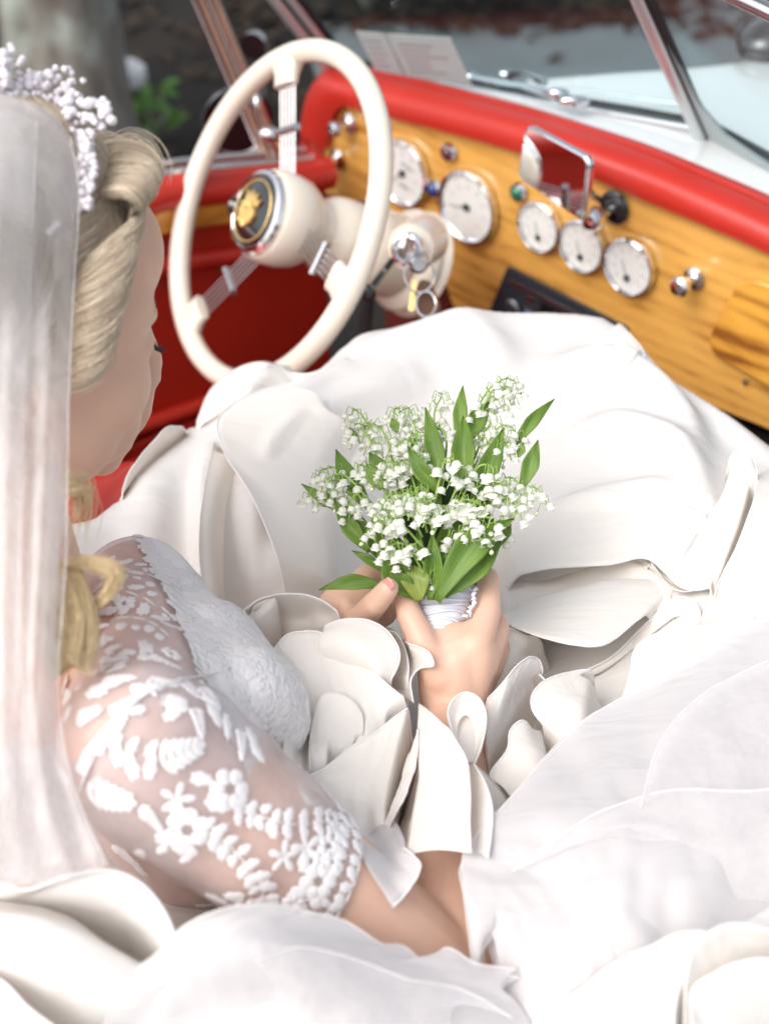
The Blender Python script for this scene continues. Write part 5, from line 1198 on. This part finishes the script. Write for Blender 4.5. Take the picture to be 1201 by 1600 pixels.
ruffle([[(880,1260,.0),(880,1200,.012),(860,1130,.0)], [(835,1245,.012),(840,1185,.026),(835,1135,.02)], [(805,1252,.014),(787,1230,.020),(766,1210,.022),(792,1172,.030),(797,1142,.034),(814,1126,.034),(830,1135,.026)]], 60, 20, .0008, seed=21)
ruffle([[(740,1330,-.02),(770,1270,-.02),(800,1220,-.02)], [(760,1330,-.01),(790,1290,.0),(830,1250,.0)], [(770,1290,.0),(790,1250,.008),(830,1262,.014)]], 30, 14, .0006, seed=22)
# central panel over the forearm with its teardrop loop
ruffle([[(653,1098,0.045),(652,1150,0.047),(653,1210,0.049),(645,1270,0.051),(634,1337,0.055)], [(672,1112,0.059),(690,1170,0.061),(695,1230,0.063),(690,1280,0.063),(682,1328,0.065)], [(699,1137,0.065),(712,1158,0.068),(729,1190,0.070),(734,1238,0.070),(733,1280,0.069),(735,1333,0.067)]], 70, 24, .0008, seed=23, front=0.006, sink='')
ruffle([[(716,1168,.040),(714,1140,.042),(722,1120,.043),(734,1122,.043),(742,1150,.042),(740,1190,.040)], [(716,1168,.041),(708,1130,.044),(718,1106,.045),(738,1106,.045),(750,1140,.044),(740,1192,.041)], [(716,1168,.046),(700,1120,.050),(708,1093,.052),(729,1082,.052),(750,1094,.052),(759,1122,.050),(753,1162,.048),(740,1195,.044)]], 70, 16, .0004, seed=24, front=.003, sink='')
ruffle([[(712,1172,.036),(712,1120,.037),(722,1100,.038)], [(728,1190,.036),(728,1140,.037),(730,1098,.038)], [(744,1190,.036),(752,1130,.037),(738,1100,.038)]], 24, 12, .0003, seed=65, front=.003, sink='', hem=False)
ruffle([[(725,1192,0.046),(735,1250,0.046),(733,1330,0.046)], [(735,1195,0.052),(748,1250,0.054),(746,1330,0.054)], [(740,1194,0.060),(755,1218,0.060),(768,1258,0.060),(768,1295,0.060),(762,1340,0.060)]], 50, 12, .0005, seed=25, front=0.006, sink='')
ruffle([[(735,1190,.03),(755,1205,.03),(790,1240,.015)], [(738,1250,.03),(760,1270,.03),(795,1300,.02)], [(734,1335,.035),(762,1335,.035),(800,1350,.025)]], 30, 14, .0006, seed=26, hem=False, front=.004, sink='')
# left of the wrist: narrow turned ruffle
ruffle([[(605,1075,0.017),(620,1030,0.018),(632,1000,0.018),(634,1010,0.012)], [(632,1090,0.034),(632,1055,0.038),(640,1025,0.038),(640,1010,0.032)], [(645,1098,0.042),(641,1068,0.048),(647,1051,0.050),(660,1043,0.050),(677,1040,0.048),(671,1021,0.048),(657,1012,0.046),(641,1007,0.042),(628,1000,0.036)]], 70, 16, .0004, seed=27, front=0.006, sink='')
ruffle([[(600,1060,0.020),(615,1010,0.024),(600,975,0.020)], [(612,1060,0.034),(622,1010,0.040),(612,978,0.032)], [(636,1075,0.046),(636,1030,0.054),(622,992,0.050),(600,985,0.042),(588,975,0.032)]], 40, 14, .0004, seed=28, front=0.006)
# second dome
ruffle([[(500,1060,0.030),(540,1080,0.030),(575,1090,0.030),(610,1090,0.040)], [(490,1010,0.062),(530,1010,0.068),(570,1030,0.066),(598,1060,0.058)], [(492,988,0.064),(523,972,0.072),(550,967,0.076),(577,970,0.076),(602,984,0.074),(619,1006,0.070),(624,1028,0.064),(617,1050,0.058),(604,1072,0.050)]], 70, 20, .0008, seed=29, front=0.006)
# loop behind
ruffle([[(360,1010,-0.005),(420,1010,-0.005),(480,1010,-0.005),(540,1000,0.005)], [(370,985,0.025),(410,965,0.030),(470,965,0.033),(530,980,0.033)], [(362,978,0.045),(375,960,0.053),(397,942,0.059),(420,932,0.063),(450,928,0.065),(484,931,0.067),(512,944,0.065),(540,968,0.057)]], 70, 18, .0006, seed=30, front=0.006)
ruffle([[(360,1020,-0.015),(365,990,-0.005),(380,960,0.015)], [(385,1010,0.005),(385,980,0.025),(395,955,0.045)], [(398,1000,0.025),(397,970,0.041),(399,945,0.057),(440,930,0.064)]], 40, 12, .0004, seed=31, hem=False, front=0.006)
# large front dome whose hem runs down to the wrist
ruffle([[(430,1330,-0.018),(470,1330,-0.008),(520,1330,-0.008),(570,1330,-0.008),(600,1290,0.002)], [(430,1200,0.012),(480,1180,0.022),(540,1200,0.026),(580,1200,0.026),(610,1170,0.028)], [(425,1080,0.038),(480,1060,0.052),(530,1080,0.048),(570,1110,0.044),(615,1120,0.042)], [(418,1030,0.036),(437,1003,0.052),(453,990,0.058),(477,986,0.062),(500,988,0.062),(527,1003,0.062),(557,1027,0.060),(585,1051,0.058),(617,1080,0.056),(646,1098,0.052)]], 90, 44, .0014, seed=32, front=0.006)
ruffle([[(430,1300,0.002),(500,1330,0.002),(560,1340,0.002),(610,1320,0.002)], [(430,1240,0.022),(500,1240,0.028),(560,1240,0.028),(615,1240,0.022)], [(452,1230,0.032),(507,1200,0.036),(545,1170,0.040),(583,1147,0.044),(615,1122,0.048),(646,1100,0.050)]], 60, 24, .0010, seed=33, front=0.006)
ruffle([[(480,1240,0.022),(510,1230,0.024),(550,1230,0.024)], [(478,1160,0.038),(515,1140,0.044),(560,1160,0.036)], [(490,1110,0.048),(500,1086,0.056),(517,1080,0.058),(540,1085,0.056),(560,1103,0.050),(568,1125,0.044),(566,1160,0.036)]], 50, 20, .0008, seed=34, hem=False, front=0.006)
# panel down to the dark gap, left of the centre panel
ruffle([[(560,1330,.0),(590,1270,.02),(612,1220,.03),(630,1160,.035)], [(582,1332,.0),(606,1285,.022),(626,1235,.04),(643,1160,.045)], [(592,1326,.01),(612,1283,.03),(632,1245,.045),(649,1190,.05),(651,1120,.05)]], 60, 26, .0016, seed=35)
ruffle([[(560,1360,-0.025),(600,1310,-0.025),(640,1220,-0.025),(660,1150,-0.015)], [(600,1350,-0.015),(625,1300,-0.005),(645,1240,-0.005),(662,1150,0.005)], [(628,1350,0.005),(640,1300,0.015),(650,1240,0.015),(665,1150,0.015)]], 30, 14, .001, seed=36, hem=False, front=0.006)
# little tulle tip left of the elbow
ruffle([[(560,1290,.0),(590,1280,.01),(620,1285,.02)], [(570,1345,.02),(600,1325,.04),(632,1312,.05)], [(612,1418,.03),(629,1402,.052),(645,1378,.066),(656,1353,.070),(646,1338,.068),(630,1325,.06)]], 50, 16, .0010, seed=37, mat='tulle', name='tulle_layer', sink='', front=.004)
# bottom-right satin bell
ruffle([[(1201,1640,.02),(1201,1600,.05),(1240,1560,.06),(1300,1540,.06)], [(1130,1640,.03),(1120,1570,.07),(1180,1520,.08),(1290,1510,.08)], [(1072,1640,.04),(1070,1590,.07),(1070,1535,.095),(1083,1484,.110),(1112,1455,.118),(1145,1444,.120),(1201,1452,.120),(1290,1490,.118)]], 60, 24, .0010, seed=38, mat='satin')
ruffle([[(1201,1660,.03),(1240,1600,.05),(1300,1580,.05)], [(1120,1640,.06),(1150,1560,.085),(1240,1535,.09)], [(1079,1620,.08),(1079,1548,.095),(1117,1518,.104),(1158,1500,.108),(1201,1496,.108),(1290,1510,.10)]], 50, 20, .0008, seed=39, mat='satin', hem=False)
ruffle([[(760,1680,.0),(850,1660,.02),(960,1650,.03),(1080,1650,.04)], [(820,1600,.02),(900,1580,.05),(1000,1560,.07),(1070,1560,.085)], [(860,1575,.03),(950,1508,.07),(1017,1475,.088),(1060,1455,.10),(1120,1452,.112)]], 60, 24, .0016, seed=40, mat='satin', hem=False)
# bottom-left satin rolls
ruffle([[(-80,1440,-.0),(0,1440,.02),(80,1450,.03),(150,1490,.03),(210,1520,.02)], [(-80,1415,.05),(0,1415,.07),(90,1410,.09),(170,1430,.085),(220,1475,.06)], [(-80,1375,.07),(0,1381,.09),(42,1391,.10),(104,1370,.112),(167,1360,.118),(217,1379,.118),(254,1421,.110),(273,1467,.10),(266,1502,.085)]], 70, 22, .0006, seed=41, mat='satin', hr=.0016)
ruffle([[(-80,1560,.0),(0,1590,.02),(83,1640,.03),(190,1660,.03)], [(-80,1500,.08),(0,1520,.09),(83,1545,.092),(185,1575,.08),(300,1600,.05)], [(-80,1430,.10),(0,1436,.112),(80,1448,.112),(170,1490,.10),(240,1530,.085),(300,1570,.06)], [(-80,1400,.07),(0,1409,.09),(62,1418,.092),(117,1437,.090),(175,1479,.08),(233,1512,.07),(300,1550,.05)]], 60, 34, .0008, seed=42, mat='satin', hem=False)
ruffle([[(-80,1660,.03),(0,1680,.03),(100,1720,.03)], [(-80,1580,.08),(0,1590,.085),(60,1640,.08)], [(-80,1500,.09),(0,1531,.10),(42,1571,.098),(87,1605,.09),(140,1650,.08)]], 40, 18, .0006, seed=43, mat='satin')
ruffle([[(80,1700,.0),(180,1640,.02),(300,1600,.02)], [(60,1620,.02),(160,1580,.03),(280,1560,.02)], [(70,1560,.03),(150,1540,.035),(260,1520,.03)]], 30, 14, .001, seed=44, hem=False)
# heap of net in front of the sleeve (nearest the lens) and right-hand heap over the skirt
def heap(rows, seed, n=3, nu=110, nv=50, amp=.004, fu=4.5, fv=2.2, mat='tulle', hem=True, par=None):
    for k in range(n):
        rr_ = [[(px+random.uniform(-7, 7)*(k > 0), py+k*9+random.uniform(-4, 4)*(k > 0), h-k*.007) for px, py, h in r] for r in rows]
        A = loft([[H(*p) for p in r] for r in rr_], nu, nv, amp, fu, fv, seed+k*5)
        o = mk('tulle_layer', G().add(*gridmesh(A)), M[mat], par or skirt, sharp=None)
        if hem: mk('hem', G().add(*tube([Vector(p) for p in A[-1]], .0005, 5)), M['hem'], o, sharp=None)
heap([[(120,1720,.02),(300,1720,.03),(500,1720,.03),(650,1720,.02),(860,1680,.01)], [(160,1600,.07),(320,1580,.08),(480,1580,.08),(640,1590,.06),(820,1580,.03)], [(215,1520,.09),(330,1480,.12),(440,1480,.12),(600,1510,.08),(780,1540,.045)], [(238,1500,.085),(290,1446,.12),(350,1420,.135),(420,1412,.13),(480,1424,.115),(537,1440,.10),(592,1473,.085),(630,1480,.075),(668,1502,.066),(698,1482,.066),(745,1505,.058),(808,1514,.048)]], 60, 4)
heap([[(900,1720,.0),(1100,1640,.02),(1300,1500,.03)], [(800,1560,.03),(1000,1450,.075),(1300,1300,.07)], [(765,1450,.045),(950,1300,.075),(1270,1150,.075)], [(745,1505,.045),(728,1400,.052),(722,1345,.054),(740,1310,.054),(790,1255,.056),(850,1180,.056),(930,1110,.054),(1040,1058,.052),(1120,1012,.056),(1201,965,.060),(1290,920,.06)]], 90, 4, amp=.008)
base_pad = [[(800,1600,.0),(1000,1560,.05),(1300,1500,.05)], [(790,1500,.01),(950,1380,.052),(1300,1300,.055)], [(800,1360,.012),(940,1240,.05),(1300,1120,.055)], [(850,1240,.012),(930,1150,.03),(1080,1085,.03),(1290,980,.04)]]
ruffle(base_pad, 70, 40, .003, 4, 3, seed=50, hem=False)
ruffle([[(240,1700,.02),(450,1700,.02),(700,1680,.0)], [(270,1590,.07),(450,1580,.08),(650,1600,.045)], [(290,1510,.085),(420,1480,.095),(560,1520,.065),(640,1550,.04)]], 60, 30, .003, 4, 3, seed=51, hem=False)

# loose net edges lying over the right-hand heap and the front heap
for rows_, sd_n in (([[(1290,1420,.07),(1120,1400,.07),(960,1380,.066)], [(1290,1330,.086),(1120,1310,.086),(940,1310,.080)], [(1290,1215,.090),(1180,1235,.090),(1050,1235,.086),(950,1262,.082),(868,1310,.074),(800,1360,.066)]], 60),
  ([[(1290,1240,.078),(1200,1260,.08),(1120,1330,.082)], [(1290,1120,.080),(1150,1150,.082),(1060,1240,.084)], [(1290,1010,.078),(1180,1040,.080),(1090,1090,.082),(1030,1160,.086),(1000,1260,.086)]], 61),
  ([[(420,1600,.09),(560,1600,.08),(700,1600,.05)], [(430,1540,.115),(560,1550,.095),(720,1570,.062)], [(400,1500,.128),(470,1480,.120),(560,1500,.105),(640,1530,.088),(720,1545,.070),(800,1590,.050)]], 63)):
    ruffle(rows_, 70, 24, .0016, 5, 2, seed=sd_n, mat='tulleedge', name='tulle_layer', sink='', hr=.0004, th=0)
# ================================================================ BOUQUET
bq = empty('bouquet', D(690, 985, 1.135), 'hand-tied lily of the valley posy wrapped in white ribbon held in both hands', 'bouquet')
axb = cv(.03, .90, .43).normalized(); nbq = (-VF-axb*(-VF).dot(axb)).normalized(); rbq = axb.cross(nbq)*-1
if rbq.dot(VR) < 0: rbq = -rbq
BW = D(690, 940, 1.140)
# ribbon wrap: stacked, slightly crooked turns
A = []
prof = [(-.040, .0155), (-.030, .0175), (-.018, .0205), (-.006, .0228), (.004, .0245), (.012, .0258)]
for j, q in enumerate(np.linspace(0, 1, 40)):
    h_ = -.046+.060*q; r_ = .0150+.0125*q+.0006*math.sin(q*60)+.0004*math.sin(q*37+1); row = []
    for i in range(56):
        th = 2*math.pi*i/56; rr2 = r_+.0007*math.sin(q*42+th*2)+.0010*noise.noise(Vector((math.cos(th)*2, math.sin(th)*2, q*9)))
        tilt = .0035*math.sin(th+.6)+.0012*math.sin(3*th)
        row.append(tuple(BW+axb*(h_+tilt*(q > .8)+.002*math.cos(th)*q)+(rbq*math.cos(th)+nbq*math.sin(th))*rr2))
    A.append(row)
wr = mk('ribbon_wrap', G().add(*gridmesh(np.array(A), closed=True)), M['wrap'], bq, sharp=None); wr['label'] = 'white ribbon wound round the stems'
for k in range(9):
    q0 = .06+k*.105; pts = []
    for i in range(40):
        th = .2+(math.pi-.4)*i/39; q = min(1, max(0, q0+.03*math.sin(th*2+k*1.3)+.02*math.cos(th*3+k))); h_ = -.046+.060*q; r_ = .0157+.0125*q
        pts.append(BW+axb*h_+(rbq*math.cos(th)+nbq*math.sin(th))*r_)
    mk('ribbon_fold', G().add(*tube(pts, [.0004+.0009*math.sin(math.pi*i/39) for i in range(40)], 6)), M['wrap'], wr, sharp=None)
# gathered frill of the ribbon on the right edge
pts = [D(742, 918, 1.118), D(739, 930, 1.113), D(741, 942, 1.112), D(734, 952, 1.110), D(733, 962, 1.110), D(724, 962, 1.108)]
mk('ribbon_fold', G().add(*tube([Vector(p)+VR*.0012*math.sin(i*1.9) for i, p in enumerate(crom(pts, 30))], [.0014+.0007*math.sin(i*1.7) for i in range(30)], 7)), M['wrap'], wr, sharp=None)
mk('stem_bundle', G().add(*tube([BW-axb*.055, BW+axb*.0, BW+axb*.05, BW+axb*.10], [.012, .020, .030, .034], 20)), pmat('dark_green_heart', (.02, .05, .012), .8), bq)

def leafmat(name, lo, hi):
    m, nt, b = newmat(name); N = nt.nodes.new; L_ = nt.links.new
    uv = N('ShaderNodeUVMap'); sx = N('ShaderNodeSeparateXYZ'); L_(uv.outputs[0], sx.inputs[0])
    mp = N('ShaderNodeMapping'); mp.inputs['Scale'].default_value = (34, 1.2, 1); L_(uv.outputs[0], mp.inputs[0])
    n = N('ShaderNodeTexNoise'); n.inputs['Scale'].default_value = 1.3; n.inputs['Detail'].default_value = 3; L_(mp.outputs[0], n.inputs[0])
    n2 = N('ShaderNodeTexNoise'); n2.inputs['Scale'].default_value = 30; tc = N('ShaderNodeTexCoord'); L_(tc.outputs['Object'], n2.inputs[0])
    ad = N('ShaderNodeMath'); ad.operation = 'MULTIPLY_ADD'; ad.inputs[1].default_value = .5; L_(n2.outputs[0], ad.inputs[0]); L_(n.outputs[0], ad.inputs[2])
    cr = N('ShaderNodeValToRGB'); cr.color_ramp.elements[0].position = .5; cr.color_ramp.elements[0].color = (*lo, 1); cr.color_ramp.elements[1].position = .95; cr.color_ramp.elements[1].color = (*hi, 1)
    L_(ad.outputs[0], cr.inputs[0]); L_(cr.outputs[0], b.inputs['Base Color']); b.inputs['Roughness'].default_value = .36
    bp = N('ShaderNodeBump'); bp.inputs['Strength'].default_value = .35; bp.inputs['Distance'].default_value = .0008; L_(n.outputs[0], bp.inputs['Height']); L_(bp.outputs[0], b.inputs['Normal'])
    tr = N('ShaderNodeBsdfTranslucent'); L_(cr.outputs[0], tr.inputs[0]); mx = N('ShaderNodeMixShader'); mx.inputs[0].default_value = .28
    out = nt.nodes['Material Output']; L_(b.outputs[0], mx.inputs[1]); L_(tr.outputs[0], mx.inputs[2]); L_(mx.outputs[0], out.inputs[0])
    return m
M['leaf'] = leafmat('lily_leaf', (.075, .175, .018), (.24, .39, .06)); M['leafpale'] = leafmat('pale_leaf', (.14, .30, .04), (.30, .42, .09)); M['leafyel'] = leafmat('yellowing_leaf', (.10, .26, .03), (.46, .48, .10))
def bz(x, y): return 450+x/2.669, 570+y/2.669
def leaf(base, tip, w, db, dt, mat='leaf', curl=.15, bend=.0, twist=0., fold=.35, wmax=.45):
    db += LO; dt += LO*1.6; w *= 1.12
    (bx, by), (tx, ty) = bz(*base), bz(*tip); P0 = D(bx, by, db); P1 = D(tx, ty, dt); ax = P1-P0; L0 = ax.length; w = w/2.669*K*1.13*.5
    view = (Vector((0, 0, CAMZ))-P0).normalized(); sd = ax.cross(view).normalized(); nm = sd.cross(ax).normalized()
    if nm.dot(view) < 0: nm = -nm
    A = []; nj, ni = 18, 9
    for j in range(nj):
        q = j/(nj-1); c = P0+ax*q+nm*(curl*L0*math.sin(math.pi*q)*.5)+sd*(bend*L0*math.sin(math.pi*q))
        pw = (q/wmax)**.55 if q < wmax else (max(0, 1-((q-wmax)/(1-wmax))**1.5)); ww = w*max(.03, pw); ww = max(ww, w*.28*(1-q) if q < .2 else 0)
        tw = twist*(q-.5); s2 = sd*math.cos(tw)+nm*math.sin(tw); n2 = nm*math.cos(tw)-sd*math.sin(tw); row = []
        for i in range(ni):
            x = (i/(ni-1)-.5)*2; row.append(tuple(c+s2*x*ww+n2*(fold*ww*(abs(x)**1.3-.4)+.0006*math.sin(q*11+x*3))))
        A.append(row)
    v, f = gridmesh(np.array(A)); g = G().add(v, f); o = mk('leaf', g, M[mat], bq, sharp=None)
    uvl = o.data.uv_layers.new(name='UVMap'); 
    for poly_ in o.data.polygons:
        for li in poly_.loop_indices:
            vi = o.data.loops[li].vertex_index; uvl.data[li].uv = ((vi % ni)/(ni-1), (vi//ni)/(nj-1))
    solid(o, .0004); return o
LO = -.012
leaf((625,560),(572,178),78,1.150,1.185,curl=.10,bend=.03,fold=.3); leaf((715,520),(730,212),92,1.150,1.175,bend=.02,fold=.5); leaf((705,330),(728,88),58,1.185,1.21,'leafpale')
leaf((740,330),(840,150),78,1.18,1.205,bend=-.03); leaf((930,350),(1110,142),52,1.18,1.20,bend=-.03); leaf((970,520),(1041,313),66,1.16,1.175,bend=.02)
leaf((760,590),(897,262),84,1.148,1.175,bend=.02,fold=.5); leaf((340,600),(200,353),86,1.160,1.185,bend=-.05); leaf((640,540),(498,338),66,1.138,1.150,bend=-.05,fold=.45)
leaf((410,480),(338,365),66,1.165,1.18); leaf((270,610),(55,496),52,1.165,1.180,'leafpale',bend=-.04); leaf((390,520),(325,410),60,1.15,1.16,'leafpale')
leaf((340,780),(190,560),70,1.150,1.165,bend=-.03); leaf((330,740),(215,600),50,1.155,1.165,'leafpale'); leaf((395,860),(265,775),38,1.145,1.155,bend=.05); leaf((400,925),(128,940),60,1.128,1.135,bend=.10,fold=.3,curl=.12)
leaf((455,280),(432,222),40,1.19,1.20,'leafpale'); leaf((290,330),(255,262),34,1.185,1.195); leaf((535,385),(525,306),34,1.17,1.18); leaf((625,340),(630,250),30,1.18,1.19); leaf((960,385),(980,322),36,1.165,1.172,'leafpale')
LO = -.004
leaf((565,960),(345,620),100,1.122,1.130,bend=-.06,fold=.35); leaf((500,920),(395,800),120,1.112,1.108,bend=-.06,fold=.4,curl=.2); leaf((530,970),(420,840),80,1.110,1.106,bend=-.04,curl=.15)
leaf((545,985),(522,835),112,1.106,1.112,'leafyel',fold=.2,wmax=.6,curl=.25); leaf((590,980),(600,700),72,1.108,1.118,fold=.8,bend=.03); leaf((560,975),(540,680),60,1.116,1.128,fold=.6)
leaf((630,900),(692,585),92,1.122,1.135,fold=.5,bend=.02); leaf((605,980),(650,750),70,1.110,1.120,'leaf',fold=.9); leaf((600,700),(617,450),60,1.14,1.155,fold=.6); leaf((555,560),(530,440),70,1.15,1.16,fold=.5); leaf((605,620),(590,540),40,1.128,1.13,'leafyel')
leaf((620,985),(940,640),118,1.106,1.122,'leaf',bend=-.10,fold=.35,curl=.22,wmax=.5); leaf((650,965),(900,690),90,1.112,1.126,'leaf',bend=.05,fold=.4,curl=.2); leaf((640,960),(800,740),90,1.116,1.130,'leaf',bend=.06,fold=.5)
leaf((870,760),(925,630),80,1.125,1.135,'leaf',bend=-.08); leaf((700,700),(760,560),80,1.14,1.15,fold=.5); leaf((800,620),(850,480),70,1.15,1.16); leaf((460,700),(400,560),70,1.145,1.16); leaf((480,620),(470,480),60,1.16,1.17); leaf((700,600),(640,450),60,1.15,1.165); leaf((830,560),(900,470),60,1.16,1.165)
LO = 0
for k in range(26):
    a = random.uniform(-1, 1); bx = 600+a*60; tx = 600+a*330+random.uniform(-30, 30); ty = 330+abs(a)*180+random.uniform(0, 260)
    leaf((bx, 930), (tx, ty), random.uniform(60, 95), 1.150, 1.185+random.uniform(-.01, .02), fold=.4, bend=random.uniform(-.04, .04))
# bell flower mesh (shared)
def bellmesh(flare, nm):
    n = 18; prof = [(.0004, 0), (.0018, .0002), (.0030, .0011), (.0036, .0024), (.0037, .0036), (.0034, .0047), (.0035, .0053), (.0044, .0060)]; A = []
    for r_, h_ in prof:
        row = []
        for i in range(n):
            th = 2*math.pi*i/n; lob = abs(math.cos(th*3)); q = max(0, (h_-.0042)/.0018); rr2 = r_*(1+flare*q*(lob-.35)); hh = h_+.0009*q*(lob-.5)-.0008*flare*q*lob
            row.append((rr2*math.cos(th), rr2*math.sin(th), -hh))
        A.append(row)
    v, f = gridmesh(np.array(A), closed=True); g = G().add(v, f)
    m, c = g.mesh('flower_bell', M['petal'], True, False); return m
m, nt, b = newmat('waxy_white_petal'); b.inputs['Base Color'].default_value = (.90, .91, .84, 1); b.inputs['Roughness'].default_value = .4
tr = nt.nodes.new('ShaderNodeBsdfTranslucent'); tr.inputs[0].default_value = (.92, .95, .80, 1); mx = nt.nodes.new('ShaderNodeMixShader'); mx.inputs[0].default_value = .3
nt.links.new(b.outputs[0], mx.inputs[1]); nt.links.new(tr.outputs[0], mx.inputs[2]); nt.links.new(mx.outputs[0], nt.nodes['Material Output'].inputs[0]); M['petal'] = m
bells = [bellmesh(.25, 'a'), bellmesh(.5, 'b')]
budm = G().add(*ellipsoid(Vector((0, 0, -.002)), Vector((1, 0, 0)), Vector((0, 1, 0)), UP, .0020, .0020, .0023, 10, 7)).mesh('flower_bud', pmat('green_white_bud', (.72, .80, .52), .4), True, False)[0]
M['stem'] = pmat('flower_stem_green', (.30, .46, .10), .45); 
NB_ = 0
def spike(pts, n, d0, d1, sc=1., spread=1., hl=1.):
    n = max(3, int(n*.92)); sc *= .88
    """an arching stalk with bells hanging on short pedicels; pts in bouquet-zoom pixels"""
    global NB_
    m = len(pts); P = [D(*bz(x, y), d0+(d1-d0)*i/(m-1)) for i, (x, y) in enumerate(pts)]; c = [Vector(p) for p in crom(P, 40)]
    g = G(); g.add(*tube(c, [.0011-.0006*i/39 for i in range(40)], 6)); items = []
    s0 = .30
    for k in range(n):
        q = s0+(1-s0)*(k+.3)/n; i = min(38, int(q*39)); p = c[i]; t = (c[i+1]-c[i]).normalized()
        sd = (VR*(1 if k % 2 else -1)*random.uniform(.5, 1.)*spread + -VF*random.uniform(.0, .9)+VU*random.uniform(-.3, .25)); sd = (sd-t*sd.dot(t)*.6).normalized()
        L0 = random.uniform(.005, .009)*hl; e = p+sd*L0+Vector((0, 0, -.0035))-VU*.002; mid = p+sd*L0*.7+VU*.002
        g.add(*tube([p, mid, e], [.00045, .0004, .0004], 5)); dn = (Vector((0, 0, -1))*.75-VU*.45-VF*random.uniform(-.1, .5)+sd*.35+Vector(rs.normal(size=3))*.28).normalized(); items.append((e, dn, q))
    st = mk('flower_stem', g, M['stem'], bq, sharp=None)
    for e, dn, q in items:
        me = budm if q > .95 else random.choice(bells); o = bpy.data.objects.new('flower_bell' if me is not budm else 'flower_bud', me); scene.collection.objects.link(o); o.parent = st
        o.location = e-WP[st.name]; qq = (-dn).to_track_quat('Z', 'Y'); o.rotation_mode = 'QUATERNION'; o.rotation_quaternion = qq
        s = sc*random.uniform(.86, 1.12)*(1.08-.35*max(0, q-.5)*1.2); o.scale = (s, s, s); NB_ += 1
S_ = [ # pts, n, d0, d1
 ([(620,800),(760,300),(850,110),(900,60),(950,75),(980,140)],13,1.17,1.20), ([(640,700),(740,300),(800,160),(850,90),(900,100),(930,170)],11,1.17,1.19), ([(700,600),(800,330),(850,230),(880,160),(850,130)],10,1.165,1.19),
 ([(560,700),(520,380),(480,250),(440,190),(470,180)],12,1.165,1.20), ([(600,600),(610,330),(610,200),(640,130),(630,120)],11,1.165,1.205), ([(570,640),(540,330),(520,220),(500,180),(460,200)],12,1.165,1.195),
 ([(480,700),(390,360),(330,240),(275,185),(265,240)],14,1.16,1.195), ([(450,650),(370,380),(320,280),(280,250),(300,330)],12,1.155,1.185), ([(480,600),(420,340),(380,260),(330,250),(310,300)],12,1.16,1.185),
 ([(420,700),(300,520),(220,480),(160,500),(150,590)],14,1.148,1.155), ([(400,680),(270,500),(200,430),(140,440),(125,470)],12,1.155,1.165), ([(360,700),(240,560),(170,520),(100,530),(75,560)],9,1.15,1.16), ([(400,640),(260,480),(190,460),(160,520),(170,600)],11,1.145,1.145),
 ([(430,720),(330,600),(290,540),(260,570),(255,640)],10,1.138,1.135), ([(450,640),(380,480),(330,430),(290,420),(300,480)],11,1.145,1.15),
 ([(540,640),(470,440),(430,400),(400,430),(390,500)],12,1.138,1.138), ([(560,600),(500,430),(470,400),(440,440),(430,480)],11,1.142,1.14), ([(600,560),(540,350),(500,310),(460,330),(440,380)],12,1.155,1.16), ([(620,520),(590,320),(560,280),(520,300),(510,350)],11,1.16,1.165),
 ([(640,520),(660,330),(640,270),(600,260),(590,330)],11,1.16,1.165), ([(600,600),(560,420),(560,380),(530,370),(500,420)],8,1.135,1.135), ([(600,620),(640,440),(660,390),(690,400),(640,410)],3,1.118,1.112,1.25),
 ([(650,640),(720,470),(740,440),(700,440),(660,520)],10,1.125,1.118,1.1), ([(700,620),(780,440),(840,420),(850,460),(780,520)],8,1.13,1.12), ([(660,600),(760,420),(790,350),(800,300),(760,290)],11,1.155,1.165), ([(700,560),(820,380),(870,330),(910,330),(930,400)],13,1.15,1.152),
 ([(720,520),(830,330),(880,260),(930,260),(970,330)],12,1.16,1.17), ([(740,640),(860,500),(920,470),(960,500),(975,600)],13,1.135,1.13), ([(760,640),(900,540),(980,510),(1040,520),(1090,600)],13,1.135,1.13), ([(740,700),(850,590),(920,560),(950,590),(940,650)],12,1.125,1.118,1.1), ([(700,660),(820,530),(870,480),(900,520),(880,600)],13,1.128,1.118,1.15),
 ([(560,720),(480,560),(430,540),(400,580),(370,680)],14,1.118,1.106,1.1), ([(560,760),(470,660),(420,640),(360,690),(320,740)],12,1.112,1.100,1.1), ([(580,700),(540,560),(500,530),(440,580),(400,640)],13,1.118,1.106,1.12), ([(600,700),(600,580),(570,560),(520,580),(500,650)],14,1.114,1.102,1.15), ([(600,720),(640,620),(630,590),(590,600),(560,680)],11,1.112,1.100,1.15), ([(600,640),(580,540),(560,510),(530,520),(550,570)],8,1.118,1.11,1.1),
 ([(560,860),(500,760),(450,745),(420,770),(400,820)],9,1.106,1.096,1.1), ([(580,860),(540,780),(520,750),(500,760),(540,800)],6,1.106,1.096,1.2), ([(640,900),(680,660),(720,570),(780,570),(810,600)],11,1.116,1.104,1.15), ([(650,860),(700,720),(740,680),(780,700),(820,770)],11,1.112,1.100,1.15), ([(660,840),(760,680),(800,640),(840,640),(830,680)],7,1.112,1.10,1.2),
 ([(640,900),(680,740),(700,720),(720,740),(690,810)],6,1.118,1.112), ([(620,930),(620,880),(625,860)],4,1.108,1.104,.7), ([(680,640),(720,560),(740,550),(700,580)],6,1.12,1.11,1.15), ([(860,760),(900,700),(890,680),(870,720)],5,1.13,1.126)]
for a in S_: spike(*a)
print('bells', NB_, 'motifs', MOT)
